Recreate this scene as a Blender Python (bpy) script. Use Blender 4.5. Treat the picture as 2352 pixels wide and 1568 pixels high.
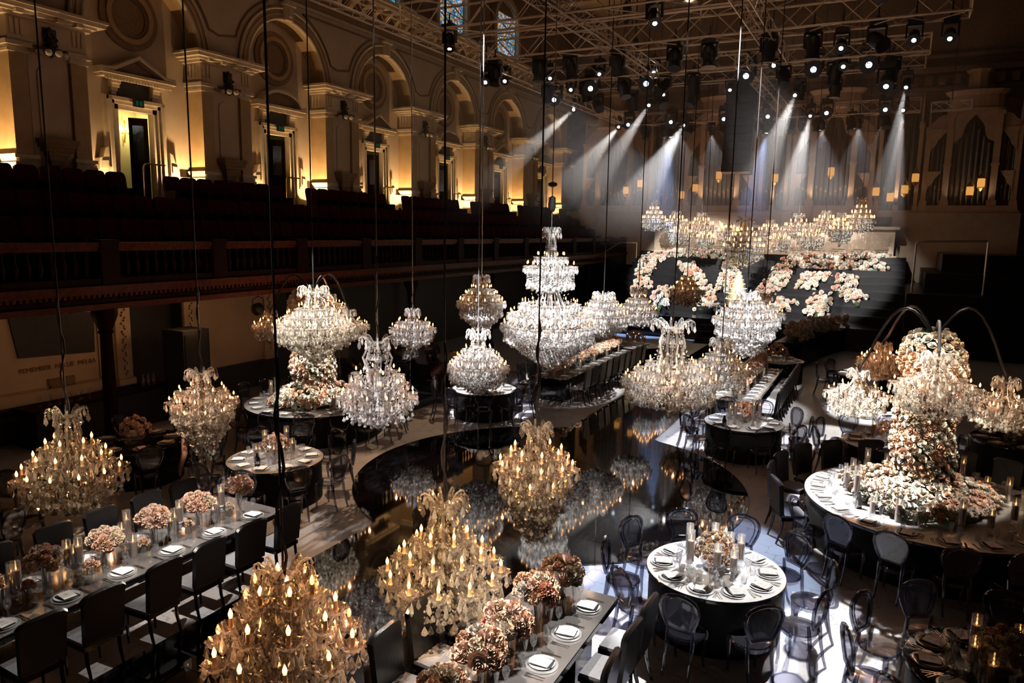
import bpy, math, random
from mathutils import Matrix, Vector
from math import pi, sin, cos, radians
random.seed(7)
for _o in list(bpy.data.objects):
    bpy.data.objects.remove(_o)
SC = bpy.context.scene
COL = SC.collection
# ------------------------------------------------------------------ camera, world, exposure
cd = bpy.data.cameras.new('camera'); cam = bpy.data.objects.new('camera', cd); COL.objects.link(cam)
cd.sensor_width = 36.0; cd.lens = 36.0 * 1680 / 2352; cd.clip_start = .05; cd.clip_end = 200
_m = Matrix(((0.889782,-0.083033,0.44877),(0.456107,0.127396,-0.880759),(0.01596,0.98837,0.151226))).to_4x4(); _m.translation = (0, 0, 5.0)
cam.matrix_world = _m
SC.camera = cam
SC.view_settings.view_transform = 'Standard'; SC.view_settings.look = 'None'
SC.view_settings.gamma = 1; SC.view_settings.use_curve_mapping = False
SC.view_settings.exposure = .55
w = bpy.data.worlds.new('hall_air'); SC.world = w; w.use_nodes = True
w.node_tree.nodes['Background'].inputs[0].default_value = (.9, .68, .5, 1)
w.node_tree.nodes['Background'].inputs[1].default_value = .003
cy = SC.cycles
cy.max_bounces = 3; cy.diffuse_bounces = 1; cy.glossy_bounces = 2; cy.transmission_bounces = 1; cy.light_sampling_threshold = .03
cy.transparent_max_bounces = 6; cy.adaptive_threshold = .06; cy.volume_bounces = 0; cy.caustics_reflective = False; cy.caustics_refractive = False
cy.sample_clamp_indirect = 3.0; cy.sample_clamp_direct = 20.0

# ------------------------------------------------------------------ mesh helpers
class MB:
    def __init__(s): s.v = []; s.f = []
    def add(s, vs, fs):
        o = len(s.v); s.v.extend(vs); s.f.extend([tuple(i + o for i in q) for q in fs])
    def box(s, x0, x1, y0, y1, z0, z1):
        s.add([(x0,y0,z0),(x1,y0,z0),(x1,y1,z0),(x0,y1,z0),(x0,y0,z1),(x1,y0,z1),(x1,y1,z1),(x0,y1,z1)],
              [(0,3,2,1),(4,5,6,7),(0,1,5,4),(1,2,6,5),(2,3,7,6),(3,0,4,7)]); return s
    def cbox(s, x, y, z, sx, sy, sz): return s.box(x-sx/2, x+sx/2, y-sy/2, y+sy/2, z-sz/2, z+sz/2)
    def tube(s, pts, r, n=6, caps=True, closed=False):
        P = [Vector(p) for p in pts]; k = len(P)
        rr = r if isinstance(r, (list, tuple)) else [r]*k
        vs = []; ref = None
        for i, p in enumerate(P):
            if closed: t = P[(i+1) % k] - P[i-1]
            else: t = P[min(i+1, k-1)] - P[max(i-1, 0)]
            if t.length < 1e-9: t = Vector((0,0,1))
            t.normalize()
            if ref is None: ref = Vector((1,0,0)) if abs(t.x) < .8 else Vector((0,1,0))
            a = ref - t*ref.dot(t)
            if a.length < 1e-6: a = t.orthogonal()
            a.normalize(); b = t.cross(a); ref = a
            for j in range(n):
                g = 2*pi*j/n; q = p + (a*cos(g) + b*sin(g))*rr[i]; vs.append((q.x,q.y,q.z))
        fs = []
        for i in range(k if closed else k-1):
            i2 = (i+1) % k
            for j in range(n):
                fs.append((i*n+j, i*n+(j+1)%n, i2*n+(j+1)%n, i2*n+j))
        if caps and not closed:
            fs.append(tuple(range(n-1, -1, -1))); fs.append(tuple((k-1)*n+j for j in range(n)))
        s.add(vs, fs); return s
    def lathe(s, prof, n=12, o=(0,0,0), cap=True, sx=1, sy=1):
        vs = []
        for r, z in prof:
            for j in range(n):
                g = 2*pi*j/n; vs.append((o[0]+r*cos(g)*sx, o[1]+r*sin(g)*sy, o[2]+z))
        fs = []
        for i in range(len(prof)-1):
            for j in range(n):
                fs.append((i*n+j, i*n+(j+1)%n, (i+1)*n+(j+1)%n, (i+1)*n+j))
        if cap:
            fs.append(tuple(range(n-1,-1,-1))); k = (len(prof)-1)*n; fs.append(tuple(k+j for j in range(n)))
        s.add(vs, fs); return s
    def drop(s, p, r, h, n=4, ph=0):          # faceted pear drop hanging below p
        x, y, z = p
        vs = [(x, y, z)] + [(x+r*.62*cos(ph+2*pi*j/n), y+r*.62*sin(ph+2*pi*j/n), z-h*.42) for j in range(n)] + [(x+r*cos(ph+2*pi*(j+.5)/n), y+r*sin(ph+2*pi*(j+.5)/n), z-h*.72) for j in range(n)] + [(x, y, z-h)]
        fs = [(0, 1+j, 1+(j+1) % n) for j in range(n)] + [(1+j, 1+n+j, 1+(j+1) % n) for j in range(n)] + [(1+n+j, 1+n+(j+1) % n, 1+(j+1) % n) for j in range(n)] + [(2*n+1, 1+n+(j+1) % n, 1+n+j) for j in range(n)]
        s.add(vs, fs); return s
    def bead(s, p, r, ph=0):
        x, y, z = p
        vs = [(x,y,z+r*1.1)] + [(x+r*cos(ph+pi/2*j), y+r*sin(ph+pi/2*j), z) for j in range(4)] + [(x,y,z-r*1.1)]
        s.add(vs, [(0,1+j,1+(j+1)%4) for j in range(4)] + [(5,1+(j+1)%4,1+j) for j in range(4)]); return s
    def ball(s, p, r, n=10, m=6, sz=1):
        pr = [(max(1e-4, r*sin(pi*i/m)), -r*sz*cos(pi*i/m)) for i in range(m+1)]
        return s.lathe(pr, n, p, cap=False)
    def prism(s, poly, d0, d1, ax='x'):       # poly in the plane, extruded along ax from d0 to d1
        k = len(poly)
        def pt(u, v, d):
            return (d,u,v) if ax == 'x' else ((u,d,v) if ax == 'y' else (u,v,d))
        vs = [pt(u,v,d0) for u,v in poly] + [pt(u,v,d1) for u,v in poly]
        fs = [tuple(range(k)), tuple(range(2*k-1, k-1, -1))] + [(i, i+k, (i+1)%k+k, (i+1)%k) for i in range(k)]
        s.add(vs, fs); return s
    def strip(s, a, b, d0, d1, ax='x'):       # ring-like band between two 2-D polylines
        for i in range(len(a)-1):
            s.prism([a[i], a[i+1], b[i+1], b[i]], d0, d1, ax)
        return s
    def xf(s, M, start=0):
        for i in range(start, len(s.v)):
            q = M @ Vector(s.v[i]); s.v[i] = (q.x,q.y,q.z)
        return s
    def mesh(s, name, m, smooth=False, ang=.75):
        me = bpy.data.meshes.new(name); me.from_pydata(s.v, [], s.f)
        for mm in (m if isinstance(m, (list, tuple)) else [m]): me.materials.append(mm)
        if smooth:
            me.polygons.foreach_set('use_smooth', [True]*len(me.polygons))
            if ang: me.set_sharp_from_angle(angle=ang)
        me.update(); return me
def O(name, me, parent=None, loc=(0,0,0), rot=(0,0,0), sc=None, kind=None):
    o = bpy.data.objects.new(name, me); COL.objects.link(o)
    o.location = loc; o.rotation_euler = rot
    if sc is not None: o.scale = (sc,sc,sc) if isinstance(sc, (int,float)) else sc
    if parent is not None: o.parent = parent
    if kind: o['kind'] = kind
    return o
def tag(o, label, cat, group=None):
    o['label'] = label; o['category'] = cat
    if group: o['group'] = group
    return o
def thing(name, label, cat, loc=(0,0,0), rz=0, group=None, rot=None):
    o = bpy.data.objects.new(name, None); COL.objects.link(o); o.empty_display_size = .1
    o.location = loc; o.rotation_euler = rot or (0,0,rz); return tag(o, label, cat, group)
def struct(name, me, label=None, parent=None, loc=(0,0,0), rot=(0,0,0)):
    o = O(name, me, parent, loc, rot); o['kind'] = 'structure'
    if label: o['label'] = label
    return o
ORD = ['first','second','third','fourth','fifth','sixth','seventh','eighth','ninth','tenth','eleventh','twelfth',
       'thirteenth','fourteenth','fifteenth','sixteenth','seventeenth','eighteenth','nineteenth','twentieth']
def nth(k):
    k += 1
    return str(k) + ('th' if 10 < k % 100 < 14 else {1:'st',2:'nd',3:'rd'}.get(k % 10, 'th'))
def text_mesh(name, body, size, m, ext):
    c = bpy.data.curves.new(name, 'FONT'); c.body = body; c.size = size; c.extrude = ext; c.align_x = 'CENTER'
    o = bpy.data.objects.new(name, c); COL.objects.link(o)
    me = bpy.data.meshes.new_from_object(o.evaluated_get(bpy.context.evaluated_depsgraph_get())); me.name = name
    bpy.data.objects.remove(o); bpy.data.curves.remove(c); me.materials.clear(); me.materials.append(m); return me
def look(src, dst):
    return (Vector(dst) - Vector(src)).to_track_quat('-Z', 'Y').to_euler()

# ------------------------------------------------------------------ materials
def mat(name, col, rough=.5, metal=0., spec=.5, var=None, vs=6., bump=0., bs=40., coat=0., emit=None, es=0., sheen=0.):
    m = bpy.data.materials.new(name); m.use_nodes = True; nt = m.node_tree; b = nt.nodes['Principled BSDF']
    I = b.inputs; I['Base Color'].default_value = (*col, 1); I['Roughness'].default_value = rough
    I['Metallic'].default_value = metal; I['Specular IOR Level'].default_value = spec
    if coat: I['Coat Weight'].default_value = coat; I['Coat Roughness'].default_value = .05
    if sheen: I['Sheen Weight'].default_value = sheen
    if emit: I['Emission Color'].default_value = (*emit, 1); I['Emission Strength'].default_value = es
    tc = nt.nodes.new('ShaderNodeTexCoord')
    if var:
        n = nt.nodes.new('ShaderNodeTexNoise'); n.inputs['Scale'].default_value = vs; n.inputs['Detail'].default_value = 3
        nt.links.new(tc.outputs['Object'], n.inputs['Vector'])
        r = nt.nodes.new('ShaderNodeValToRGB'); r.color_ramp.elements[0].position = .3; r.color_ramp.elements[1].position = .7
        r.color_ramp.elements[0].color = (*var, 1); r.color_ramp.elements[1].color = (*col, 1)
        nt.links.new(n.outputs['Fac'], r.inputs['Fac']); nt.links.new(r.outputs['Color'], I['Base Color'])
    if bump:
        n2 = nt.nodes.new('ShaderNodeTexNoise'); n2.inputs['Scale'].default_value = bs
        nt.links.new(tc.outputs['Object'], n2.inputs['Vector'])
        bm = nt.nodes.new('ShaderNodeBump'); bm.inputs['Strength'].default_value = bump; bm.inputs['Distance'].default_value = .02
        nt.links.new(n2.outputs['Fac'], bm.inputs['Height']); nt.links.new(bm.outputs['Normal'], I['Normal'])
    return m
def glow(name, col, st):
    m = bpy.data.materials.new(name); m.use_nodes = True; nt = m.node_tree; nt.nodes.clear()
    e = nt.nodes.new('ShaderNodeEmission'); e.inputs[0].default_value = (*col,1); e.inputs[1].default_value = st
    o = nt.nodes.new('ShaderNodeOutputMaterial'); nt.links.new(e.outputs[0], o.inputs[0])
    m.cycles.emission_sampling = 'NONE'; return m
def clear(name, tint, alpha, rough=.08, diff=(.8,.8,.8), dmix=.3, bs=0, vary=False):
    """clear cut glass / acrylic: part of the light goes straight through, the rest is a sharp or cloudy reflection"""
    m = bpy.data.materials.new(name); m.use_nodes = True; nt = m.node_tree; nt.nodes.clear(); N = nt.nodes.new; L = nt.links.new
    t = N('ShaderNodeBsdfTransparent'); t.inputs[0].default_value = (*tint,1)
    g = N('ShaderNodeBsdfGlossy'); g.inputs['Roughness'].default_value = rough; g.inputs['Color'].default_value = (1,1,1,1)
    d = N('ShaderNodeBsdfDiffuse'); d.inputs[0].default_value = (*diff,1)
    tl = N('ShaderNodeBsdfTranslucent'); tl.inputs[0].default_value = (*diff,1)
    a = N('ShaderNodeMixShader'); a.inputs[0].default_value = .5; L(d.outputs[0], a.inputs[1]); L(tl.outputs[0], a.inputs[2])
    b = N('ShaderNodeMixShader'); b.inputs[0].default_value = dmix; L(g.outputs[0], b.inputs[1]); L(a.outputs[0], b.inputs[2])
    c = N('ShaderNodeMixShader')
    lw = N('ShaderNodeLayerWeight'); lw.inputs['Blend'].default_value = .35
    mp = N('ShaderNodeMapRange'); mp.inputs['To Min'].default_value = 1-alpha; mp.inputs['To Max'].default_value = min(1, 1.35-alpha)
    L(lw.outputs['Facing'], mp.inputs['Value'])
    if vary:                                  # random clarity and lightness per cut piece, painting in crystal sparkle
        ge = N('ShaderNodeNewGeometry'); rg = N('ShaderNodeMapRange'); rg.inputs['To Min'].default_value = -.30; rg.inputs['To Max'].default_value = .35
        ad = N('ShaderNodeMath'); ad.operation = 'ADD'; ad.use_clamp = True
        L(ge.outputs['Random Per Island'], rg.inputs['Value']); L(rg.outputs[0], ad.inputs[0]); L(mp.outputs[0], ad.inputs[1]); L(ad.outputs[0], c.inputs[0])
        wn = N('ShaderNodeTexWhiteNoise'); wn.noise_dimensions = '1D'; L(ge.outputs['Random Per Island'], wn.inputs['W'])
        cr = N('ShaderNodeValToRGB'); cr.color_ramp.elements[0].color = (*[v*.3 for v in diff],1); cr.color_ramp.elements[1].color = (*[min(1,v*1.15) for v in diff],1); cr.color_ramp.elements[0].position = .25; cr.color_ramp.elements[1].position = .5
        L(wn.outputs['Value'], cr.inputs['Fac']); L(cr.outputs['Color'], d.inputs[0]); L(cr.outputs['Color'], tl.inputs[0])
    else: L(mp.outputs[0], c.inputs[0])
    if bs:
        tc = N('ShaderNodeTexCoord'); n2 = N('ShaderNodeTexNoise'); n2.inputs['Scale'].default_value = bs
        L(tc.outputs['Object'], n2.inputs['Vector']); bm = N('ShaderNodeBump'); bm.inputs['Strength'].default_value = .3; bm.inputs['Distance'].default_value = .02
        L(n2.outputs['Fac'], bm.inputs['Height']); L(bm.outputs['Normal'], g.inputs['Normal'])
    L(t.outputs[0], c.inputs[1]); L(b.outputs[0], c.inputs[2])
    o = N('ShaderNodeOutputMaterial'); L(c.outputs[0], o.inputs[0]); return m
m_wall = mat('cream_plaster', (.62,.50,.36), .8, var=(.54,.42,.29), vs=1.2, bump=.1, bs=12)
m_mould = mat('pale_stone_moulding', (.68,.57,.42), .6, var=(.58,.47,.33), vs=5, bump=.15, bs=30)
m_tan = mat('ochre_pilaster', (.50,.34,.17), .55, var=(.42,.28,.13), vs=3)
m_tymp = mat('brown_tympanum', (.30,.19,.10), .7, var=(.2,.12,.06), vs=20, bump=.3)
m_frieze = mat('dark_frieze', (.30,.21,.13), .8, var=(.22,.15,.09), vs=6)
m_panel = mat('mauve_panel', (.40,.31,.25), .8, var=(.34,.26,.2), vs=2)
m_dark = mat('near_black_paint', (.02,.018,.016), .6, var=(.012,.01,.01))
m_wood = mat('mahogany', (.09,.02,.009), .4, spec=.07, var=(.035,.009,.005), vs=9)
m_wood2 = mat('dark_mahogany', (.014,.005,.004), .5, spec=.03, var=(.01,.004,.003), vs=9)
m_red = mat('red_plush', (.04,.004,.005), .9, spec=.05, var=(.028,.003,.004), vs=14)
m_gold = mat('gilt', (.75,.48,.14), .35, .8, var=(.5,.3,.08), vs=25)
m_slv = mat('candle_tube', (.55,.38,.2), .4, .2, var=(.45,.3,.15), vs=25)
m_alu = mat('truss_aluminium', (.72,.60,.47), .4, .25, var=(.6,.5,.38), vs=4)
m_blk = mat('fixture_black', (.012,.012,.013), .45, var=(.006,.006,.006), vs=8)
m_cable = mat('black_cable', (.02,.02,.022), .35, .3, var=(.012,.012,.012))
m_steel = mat('steel_cable', (.6,.62,.65), .25, .9, var=(.45,.46,.5), vs=9)
m_org = mat('organ_case_oak', (.58,.42,.29), .5, var=(.48,.33,.21), vs=5, bump=.1)
m_skirt = mat('black_table_skirt', (.005,.005,.005), .5, spec=.15, var=(.003,.003,.003), vs=5)
m_orgp = mat('organ_base_cream', (.40,.31,.22), .6, var=(.34,.26,.18), vs=3)
m_pipe = mat('dull_pipe_metal', (.14,.12,.10), .35, .7, var=(.09,.08,.07), vs=6)
m_lacq = mat('black_lacquer', (.006,.006,.007), .12, var=(.004,.004,.005), coat=.4)
m_pad = mat('black_leather', (.012,.012,.013), .3, var=(.007,.007,.008), vs=30, bump=.1)
m_seatpad = mat('grey_seat_pad', (.13,.13,.135), .6, var=(.17,.17,.18), vs=30)
m_white = mat('white_card', (.85,.83,.80), .6, var=(.78,.76,.73), vs=20)
m_plate = mat('white_porcelain', (.85,.85,.84), .12, var=(.8,.8,.8), coat=.5)
m_nap = mat('black_napkin', (.015,.015,.016), .9, var=(.01,.01,.01), vs=60)
m_silver = mat('polished_steel', (.8,.78,.75), .15, 1., var=(.65,.63,.6), vs=20)
m_wax = mat('mauve_beige_wax', (.52,.36,.27), .5, var=(.46,.31,.23), vs=10)
m_skin = mat('skin', (.5,.27,.18), .5, var=(.45,.24,.16), vs=8)
m_cloth = mat('black_cloth', (.012,.012,.013), .9, var=(.008,.008,.009), vs=40)
m_leaf = mat('green_stem', (.06,.12,.04), .5, var=(.04,.08,.03))
m_cake = mat('cream_icing', (.88,.80,.62), .5, var=(.84,.76,.56), vs=12)
m_chrome = mat('brass_rail', (.7,.55,.35), .25, .9, var=(.55,.42,.26), vs=12)
FLC = [('white_petal',(.82,.76,.66),(.74,.66,.55)), ('cream_petal',(.82,.68,.50),(.76,.58,.40)), ('blush_petal',(.84,.58,.45),(.78,.49,.36)),
       ('peach_petal',(.86,.54,.37),(.80,.46,.30)), ('salmon_petal',(.74,.34,.21),(.66,.28,.16)), ('ivory_petal',(.80,.78,.68),(.66,.68,.54))]
m_fl = [mat(n, a, .75, var=b, vs=25, sheen=.2) for n, a, b in FLC]
m_bulb = glow('warm_bulb', (1,.46,.15), 4.)
m_flame = glow('candle_flame', (1,.48,.12), 5.)
m_lens = glow('white_lens', (1,.95,.88), 30.)
m_lensb = glow('cool_lens', (.72,.87,1), 22.)
m_lant = glow('amber_lantern', (1,.45,.1), .55)
m_exit = glow('exit_green', (.05,.55,.25), .05)
m_globe = glow('corridor_globe', (1,.75,.32), 9.)
m_crw = clear('crystal_warm', (1,.97,.92), .42, .07, (1,.90,.80), .6, vary=True)
m_crs = clear('crystal_clear', (1,1,1), .42, .07, (1,.97,.95), .6, vary=True)
m_crn = clear('crystal_near', (1,.97,.92), .58, .04, (1,.88,.76), .34, vary=True)
m_glass = clear('table_glass', (.97,.98,1), .78, .05, (.9,.9,.9), .22)
m_char = clear('glass_charger', (.95,.96,.97), .45, .1, (.85,.85,.85), .5)
m_ghost = clear('smoked_acrylic', (.45,.46,.53), .88, .06, (.12,.12,.16), .15)
def floor_mat(name, a, b, scale, rough):
    m = mat(name, a, rough, var=b, vs=.9); nt = m.node_tree; N = nt.nodes.new; L = nt.links.new; bs = nt.nodes['Principled BSDF']
    tc = N('ShaderNodeTexCoord'); ns = N('ShaderNodeTexNoise'); ns.inputs['Scale'].default_value = 3; ns.inputs['Detail'].default_value = 6
    mx = N('ShaderNodeVectorMath'); mx.operation = 'MULTIPLY_ADD'; mx.inputs[1].default_value = (.5,.5,.5)
    L(tc.outputs['Object'], ns.inputs['Vector']); L(ns.outputs['Color'], mx.inputs[0]); L(tc.outputs['Object'], mx.inputs[2])
    vo = N('ShaderNodeTexVoronoi'); vo.feature = 'DISTANCE_TO_EDGE'; vo.inputs['Scale'].default_value = scale; L(mx.outputs[0], vo.inputs['Vector'])
    rp = N('ShaderNodeValToRGB'); rp.color_ramp.elements[0].color = (.35,.35,.36,1); rp.color_ramp.elements[1].color = (1,1,1,1); rp.color_ramp.elements[1].position = .025
    L(vo.outputs['Distance'], rp.inputs['Fac'])
    base = bs.inputs['Base Color'].links[0].from_socket
    mm = N('ShaderNodeMix'); mm.data_type = 'RGBA'; mm.blend_type = 'MULTIPLY'; mm.inputs[0].default_value = .8
    L(base, mm.inputs[6]); L(rp.outputs['Color'], mm.inputs[7]); L(mm.outputs[2], bs.inputs['Base Color'])
    return m
m_floor = floor_mat('grey_marble_vinyl', (.40,.39,.39), (.30,.29,.29), 2.2, .35)
m_dance = mat('black_mirror_floor', (.004,.004,.005), .035, spec=.9, var=(.003,.003,.004), vs=2, bump=.004, bs=3)
m_dance.node_tree.nodes['Principled BSDF'].inputs['IOR'].default_value = 1.9
m_top = mat('mirror_table_top', (.60,.59,.58), .1, .8, var=(.5,.49,.48), vs=3, bump=.01, bs=6)
m_rtop = mat('silvered_round_top', (.64,.63,.62), .2, .4, var=(.58,.57,.56), vs=3)
m_btop = mat('black_table_top', (.01,.01,.011), .08, var=(.006,.006,.006))
m_step = mat('black_step', (.007,.007,.008), .35, spec=.15, var=(.005,.005,.006), vs=3)
# ------------------------------------------------------------------ floor and dance floor
struct('floor', MB().box(-20.2, 8.2, -4, 47.2, -.2, 0).mesh('floor', m_floor), 'grey marble-patterned vinyl floor of the hall')
def dance_edges(y):
    xl, xr = [], []
    if abs(y-13.1) < 3.9:
        q = math.sqrt(3.9**2-(y-13.1)**2); xl.append(-5.8-q); xr.append(-5.8+q)
    if y < 11: xl.append(-7.43); xr.append(-4.2)
    if y > 15: xl.append(-6.93); xr.append(-4.7)
    return min(xl), max(xr)
df = bpy.data.objects.new('dance_floor', None); COL.objects.link(df); df['kind'] = 'structure'; df['label'] = 'black mirror-gloss dance floor, a circle with two runways'
ys = [1.5+1.83*k for k in range(19)]
for a, b in zip(ys[:-1], ys[1:]):
    for side in (0, 1):
        n = 14; pl = []
        yy = [a+.004+(b-a-.008)*i/n for i in range(n+1)]
        if side == 0: pl = [(dance_edges(y)[0], y) for y in yy] + [(-5.804, yy[-1]), (-5.804, yy[0])]
        else: pl = [(-5.796, yy[0])] + [(dance_edges(y)[1], y) for y in yy] + [(-5.796, yy[-1])]
        O('floor_panel', MB().prism(pl, 0, .02, 'z').mesh('floor_panel', m_dance), df)

# ------------------------------------------------------------------ left wall: bays of doors, roundels and arches
WX, RX = -19.5, -20.13                      # pier face, recessed wall face
wl = bpy.data.objects.new('wall_left', None); COL.objects.link(wl); wl['kind'] = 'structure'; wl['label'] = 'cream classical side wall with piers, arches and pedimented doors'
BAYS = [9.09+5.65*i for i in range(7)]
R1 = 1.86
def arc(r, n=20, a0=0, a1=pi, cz=10.25): return [(r*cos(a0+(a1-a0)*i/n), cz+r*sin(a0+(a1-a0)*i/n)) for i in range(n+1)]
bm = MB()                                   # recessed wall with door opening, one bay
bm.box(RX-.12, RX, -1.9, -.56, 5.7, 10.3).box(RX-.12, RX, .56, 1.9, 5.7, 10.3).box(RX-.12, RX, -.56, .56, 8.24, 10.3).box(RX-.12, RX, -1.9, 1.9, 10.3, 12.3)
me_rec = bm.mesh('recess_wall', m_wall)
me_pl = MB().box(RX, RX+.1, -1.86, -1.0, 5.7, 6.38).box(RX, RX+.16, -1.86, -1.0, 6.38, 6.46).mesh('plinth', m_mould)
me_pl2 = MB().box(RX, RX+.1, 1.0, 1.86, 5.7, 6.38).box(RX, RX+.16, 1.0, 1.86, 6.38, 6.46).mesh('plinth', m_mould)
a = arc(R1, 24); top = [(min(2.83, max(-2.83, p[0]*1.6)), 12.78) for p in a]
bm = MB()
for i in range(24):
    bm.prism([a[i], a[i+1], top[i+1], top[i]], WX, WX-.1)
bm.prism([(R1,10.25),(2.83,10.25),(2.83,12.78)], WX, WX-.1).prism([(-R1,10.25),(-2.83,10.25),(-2.83,12.78)], WX, WX-.1)
me_span = bm.mesh('spandrel_wall', m_wall)
bm = MB()
o_ = arc(R1+.06, 24)
for i in range(24): bm.prism([a[i], a[i+1], o_[i+1], o_[i]], WX-.09, RX)
me_soff = bm.mesh('arch_soffit', m_tan, True)
me_archi = MB().strip(arc(1.84,28), arc(2.2,28), WX, WX+.06).mesh('arch_band', m_tan)
me_bead = MB().tube([(WX+.08, u, z) for u, z in arc(2.2,28)], .045, 6).tube([(WX+.08, u, z) for u, z in arc(2.02,28)], .022, 5).tube([(WX+.05, u, z) for u, z in arc(1.86,28)], .05, 6).mesh('arch_moulding', m_mould, True)
me_key = MB().prism([(-.16,12.08),(.16,12.08),(.24,12.62),(-.24,12.62)], WX, WX+.22).box(WX, WX+.28, -.29, .29, 12.56, 12.66).prism([(-.07,12.2),(.07,12.2),(.1,12.5),(-.1,12.5)], WX+.22, WX+.25).mesh('keystone', m_mould)
ap = [(WX+.03, u, z) for u, z in arc(2.42, 12, .33, 1.22)]
ap2 = [(WX+.03, 5.65-p[1], p[2]) for p in ap[::-1]]
me_sp = MB().tube(ap + [(WX+.03, ap2[0][1], ap2[0][2])] + ap2 + [(WX+.03, 2.66, 10.92)] , .035, 5, closed=True).mesh('spandrel_moulding', m_tymp, True)
def ring(r0, r1, d0, d1, m, n=32, name='roundel_ring'):
    A = [(r0*cos(2*pi*i/n), r0*sin(2*pi*i/n)) for i in range(n+1)]; B = [(r1*cos(2*pi*i/n), r1*sin(2*pi*i/n)) for i in range(n+1)]
    return MB().strip(A, B, d0, d1).mesh(name, m, True, .6)
me_r1 = ring(.72,.92,0,.07,m_tymp); me_r2 = ring(.60,.74,0,.13,m_tan); me_r3 = ring(.52,.62,0,.06,m_tymp)
me_rd = MB().lathe([(.54,0),(.50,.02),(.46,.02)], 32).xf(Matrix.Rotation(pi/2,4,'Y')).mesh('roundel_disc', m_tymp)
# door surround
bm = MB()
for s_ in (-1,1):
    for k,(w0,w1,d) in enumerate(((.56,.70,.10),(.70,.80,.15),(.80,.90,.20))):
        u0,u1 = sorted((s_*w0,s_*w1)); bm.box(RX, RX+d, u0, u1, 5.7, 8.24+(w1-.56))
for (w0,w1,d) in ((0,.14,.10),(.14,.24,.15),(.24,.34,.20)): bm.box(RX, RX+d, -.56-w1, .56+w1, 8.24+w0, 8.24+w1)
for s_ in (-1,1):
    u0,u1 = sorted((s_*.86,s_*1.0)); bm.box(RX, RX+.12, u0, u1, 5.7, 8.6)
me_surr = bm.mesh('door_surround', m_mould)
me_trans = MB().box(RX, RX+.05, -.5, .5, 8.62, 9.02).mesh('transom_panel', m_dark)
bm = MB()
for s_ in (-1,1):
    c = s_*.66
    for (z0,z1,d,hw) in ((9.0,9.06,.30,.15),(8.92,9.0,.26,.13),(8.82,8.92,.20,.12),(8.72,8.82,.14,.10),(8.62,8.72,.09,.07)): bm.box(RX, RX+d, c-hw, c+hw, z0, z1)
me_cons = bm.mesh('console_pair', m_mould)
bm = MB().box(RX, RX+.34, -1.12, 1.12, 9.06, 9.14).box(RX, RX+.42, -1.2, 1.2, 9.14, 9.22)
for k in range(22): bm.box(RX+.28, RX+.36, -1.04+k*.099, -1.04+k*.099+.05, 9.0, 9.07)
me_ent = bm.mesh('door_entablature', m_mould)
P0, P1 = [(-1.2,9.22),(-.8,9.24),(0,9.66),(.8,9.24),(1.2,9.22)], [(-1.2,9.31),(-.82,9.33),(0,9.77),(.82,9.33),(1.2,9.31)]
me_tri = MB().strip(P0, P1, RX, RX+.42).mesh('pediment_moulding', m_mould)
me_tt = MB().prism([(-.95,9.22),(.95,9.22),(0,9.68)], RX, RX+.2).mesh('tympanum', m_tymp)
sg = [(-1.2,9.22),(-.88,9.22)] + [(.85*-cos(pi*i/14), 9.24+.44*sin(pi*i/14)) for i in range(1,14)] + [(.88,9.22),(1.2,9.22)]
sg2 = [(-1.2,9.31),(-.9,9.31)] + [(.9*-cos(pi*i/14), 9.27+.52*sin(pi*i/14)) for i in range(1,14)] + [(.9,9.31),(1.2,9.31)]
me_seg = MB().strip(sg, sg2, RX, RX+.42).mesh('pediment_moulding', m_mould)
me_st = MB().prism([(-.85,9.22),(.85,9.22)] + [(.85*cos(pi*i/14), 9.24+.44*sin(pi*i/14)) for i in range(1,14)], RX, RX+.2).mesh('tympanum', m_tymp)
bm = MB()
for s_ in (-1,1):
    bm.prism([(s_*1.0,6.46),(s_*1.32,6.46),(s_*1.3,6.8),(s_*1.18,6.85),(s_*1.1,7.1),(s_*1.0,7.15)], RX, RX+.22)
    bm.prism([(s_*1.05,6.54),(s_*1.25,6.54),(s_*1.23,6.74),(s_*1.05,6.76)], RX+.22, RX+.25)
me_scr = bm.mesh('scroll_block', m_mould)
# corridor behind the door
bm = MB().box(RX-2.2, RX-2.1, -1.6, 1.6, 5.7, 8.6).box(RX-2.2, RX-.12, -1.7, -1.6, 5.7, 8.6).box(RX-2.2, RX-.12, 1.6, 1.7, 5.7, 8.6).box(RX-2.2, RX-.12, -1.7, 1.7, 8.6, 8.7).box(RX-2.2, RX-.12, -1.7, 1.7, 5.6, 5.7)
for u in (-1.1,-.5,.1,.7): bm.box(RX-2.1, RX-2.04, u, u+.06, 5.7, 8.6)
m_corr = mat('corridor_cream', (.62,.58,.36), .7, var=(.55,.5,.3), vs=2)
me_corr = bm.mesh('corridor_wall', m_corr)
me_leaf = MB().box(0, .06, -.52, 0, 0, 2.42).box(.06,.075,-.44,-.1,.25,1.0).mesh('door_leaf', m_wood2)
me_pane = MB().box(.06,.07,-.42,-.12,1.15,2.2).mesh('door_pane', clear('door_glass', (.5,.5,.45), .6, .1, (.2,.2,.18), .3))
me_exitb = MB().box(RX+.2, RX+.27, -.16, .16, 8.36, 8.58).mesh('exit_box', m_blk)
me_exits = MB().box(RX+.27, RX+.275, -.10, -.02, 8.40, 8.53).box(RX+.27, RX+.275, .02, .10, 8.40, 8.53).mesh('exit_symbol', m_exit)
me_rail = MB().tube([(0,-.1,0),(0,-.1,.85),(0,-.06,.93),(0,.02,.96),(0,.62,.96)], .025, 8).tube([(0,.3,.0),(0,.3,.96)], .02, 6).mesh('rail', m_chrome, True)
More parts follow.
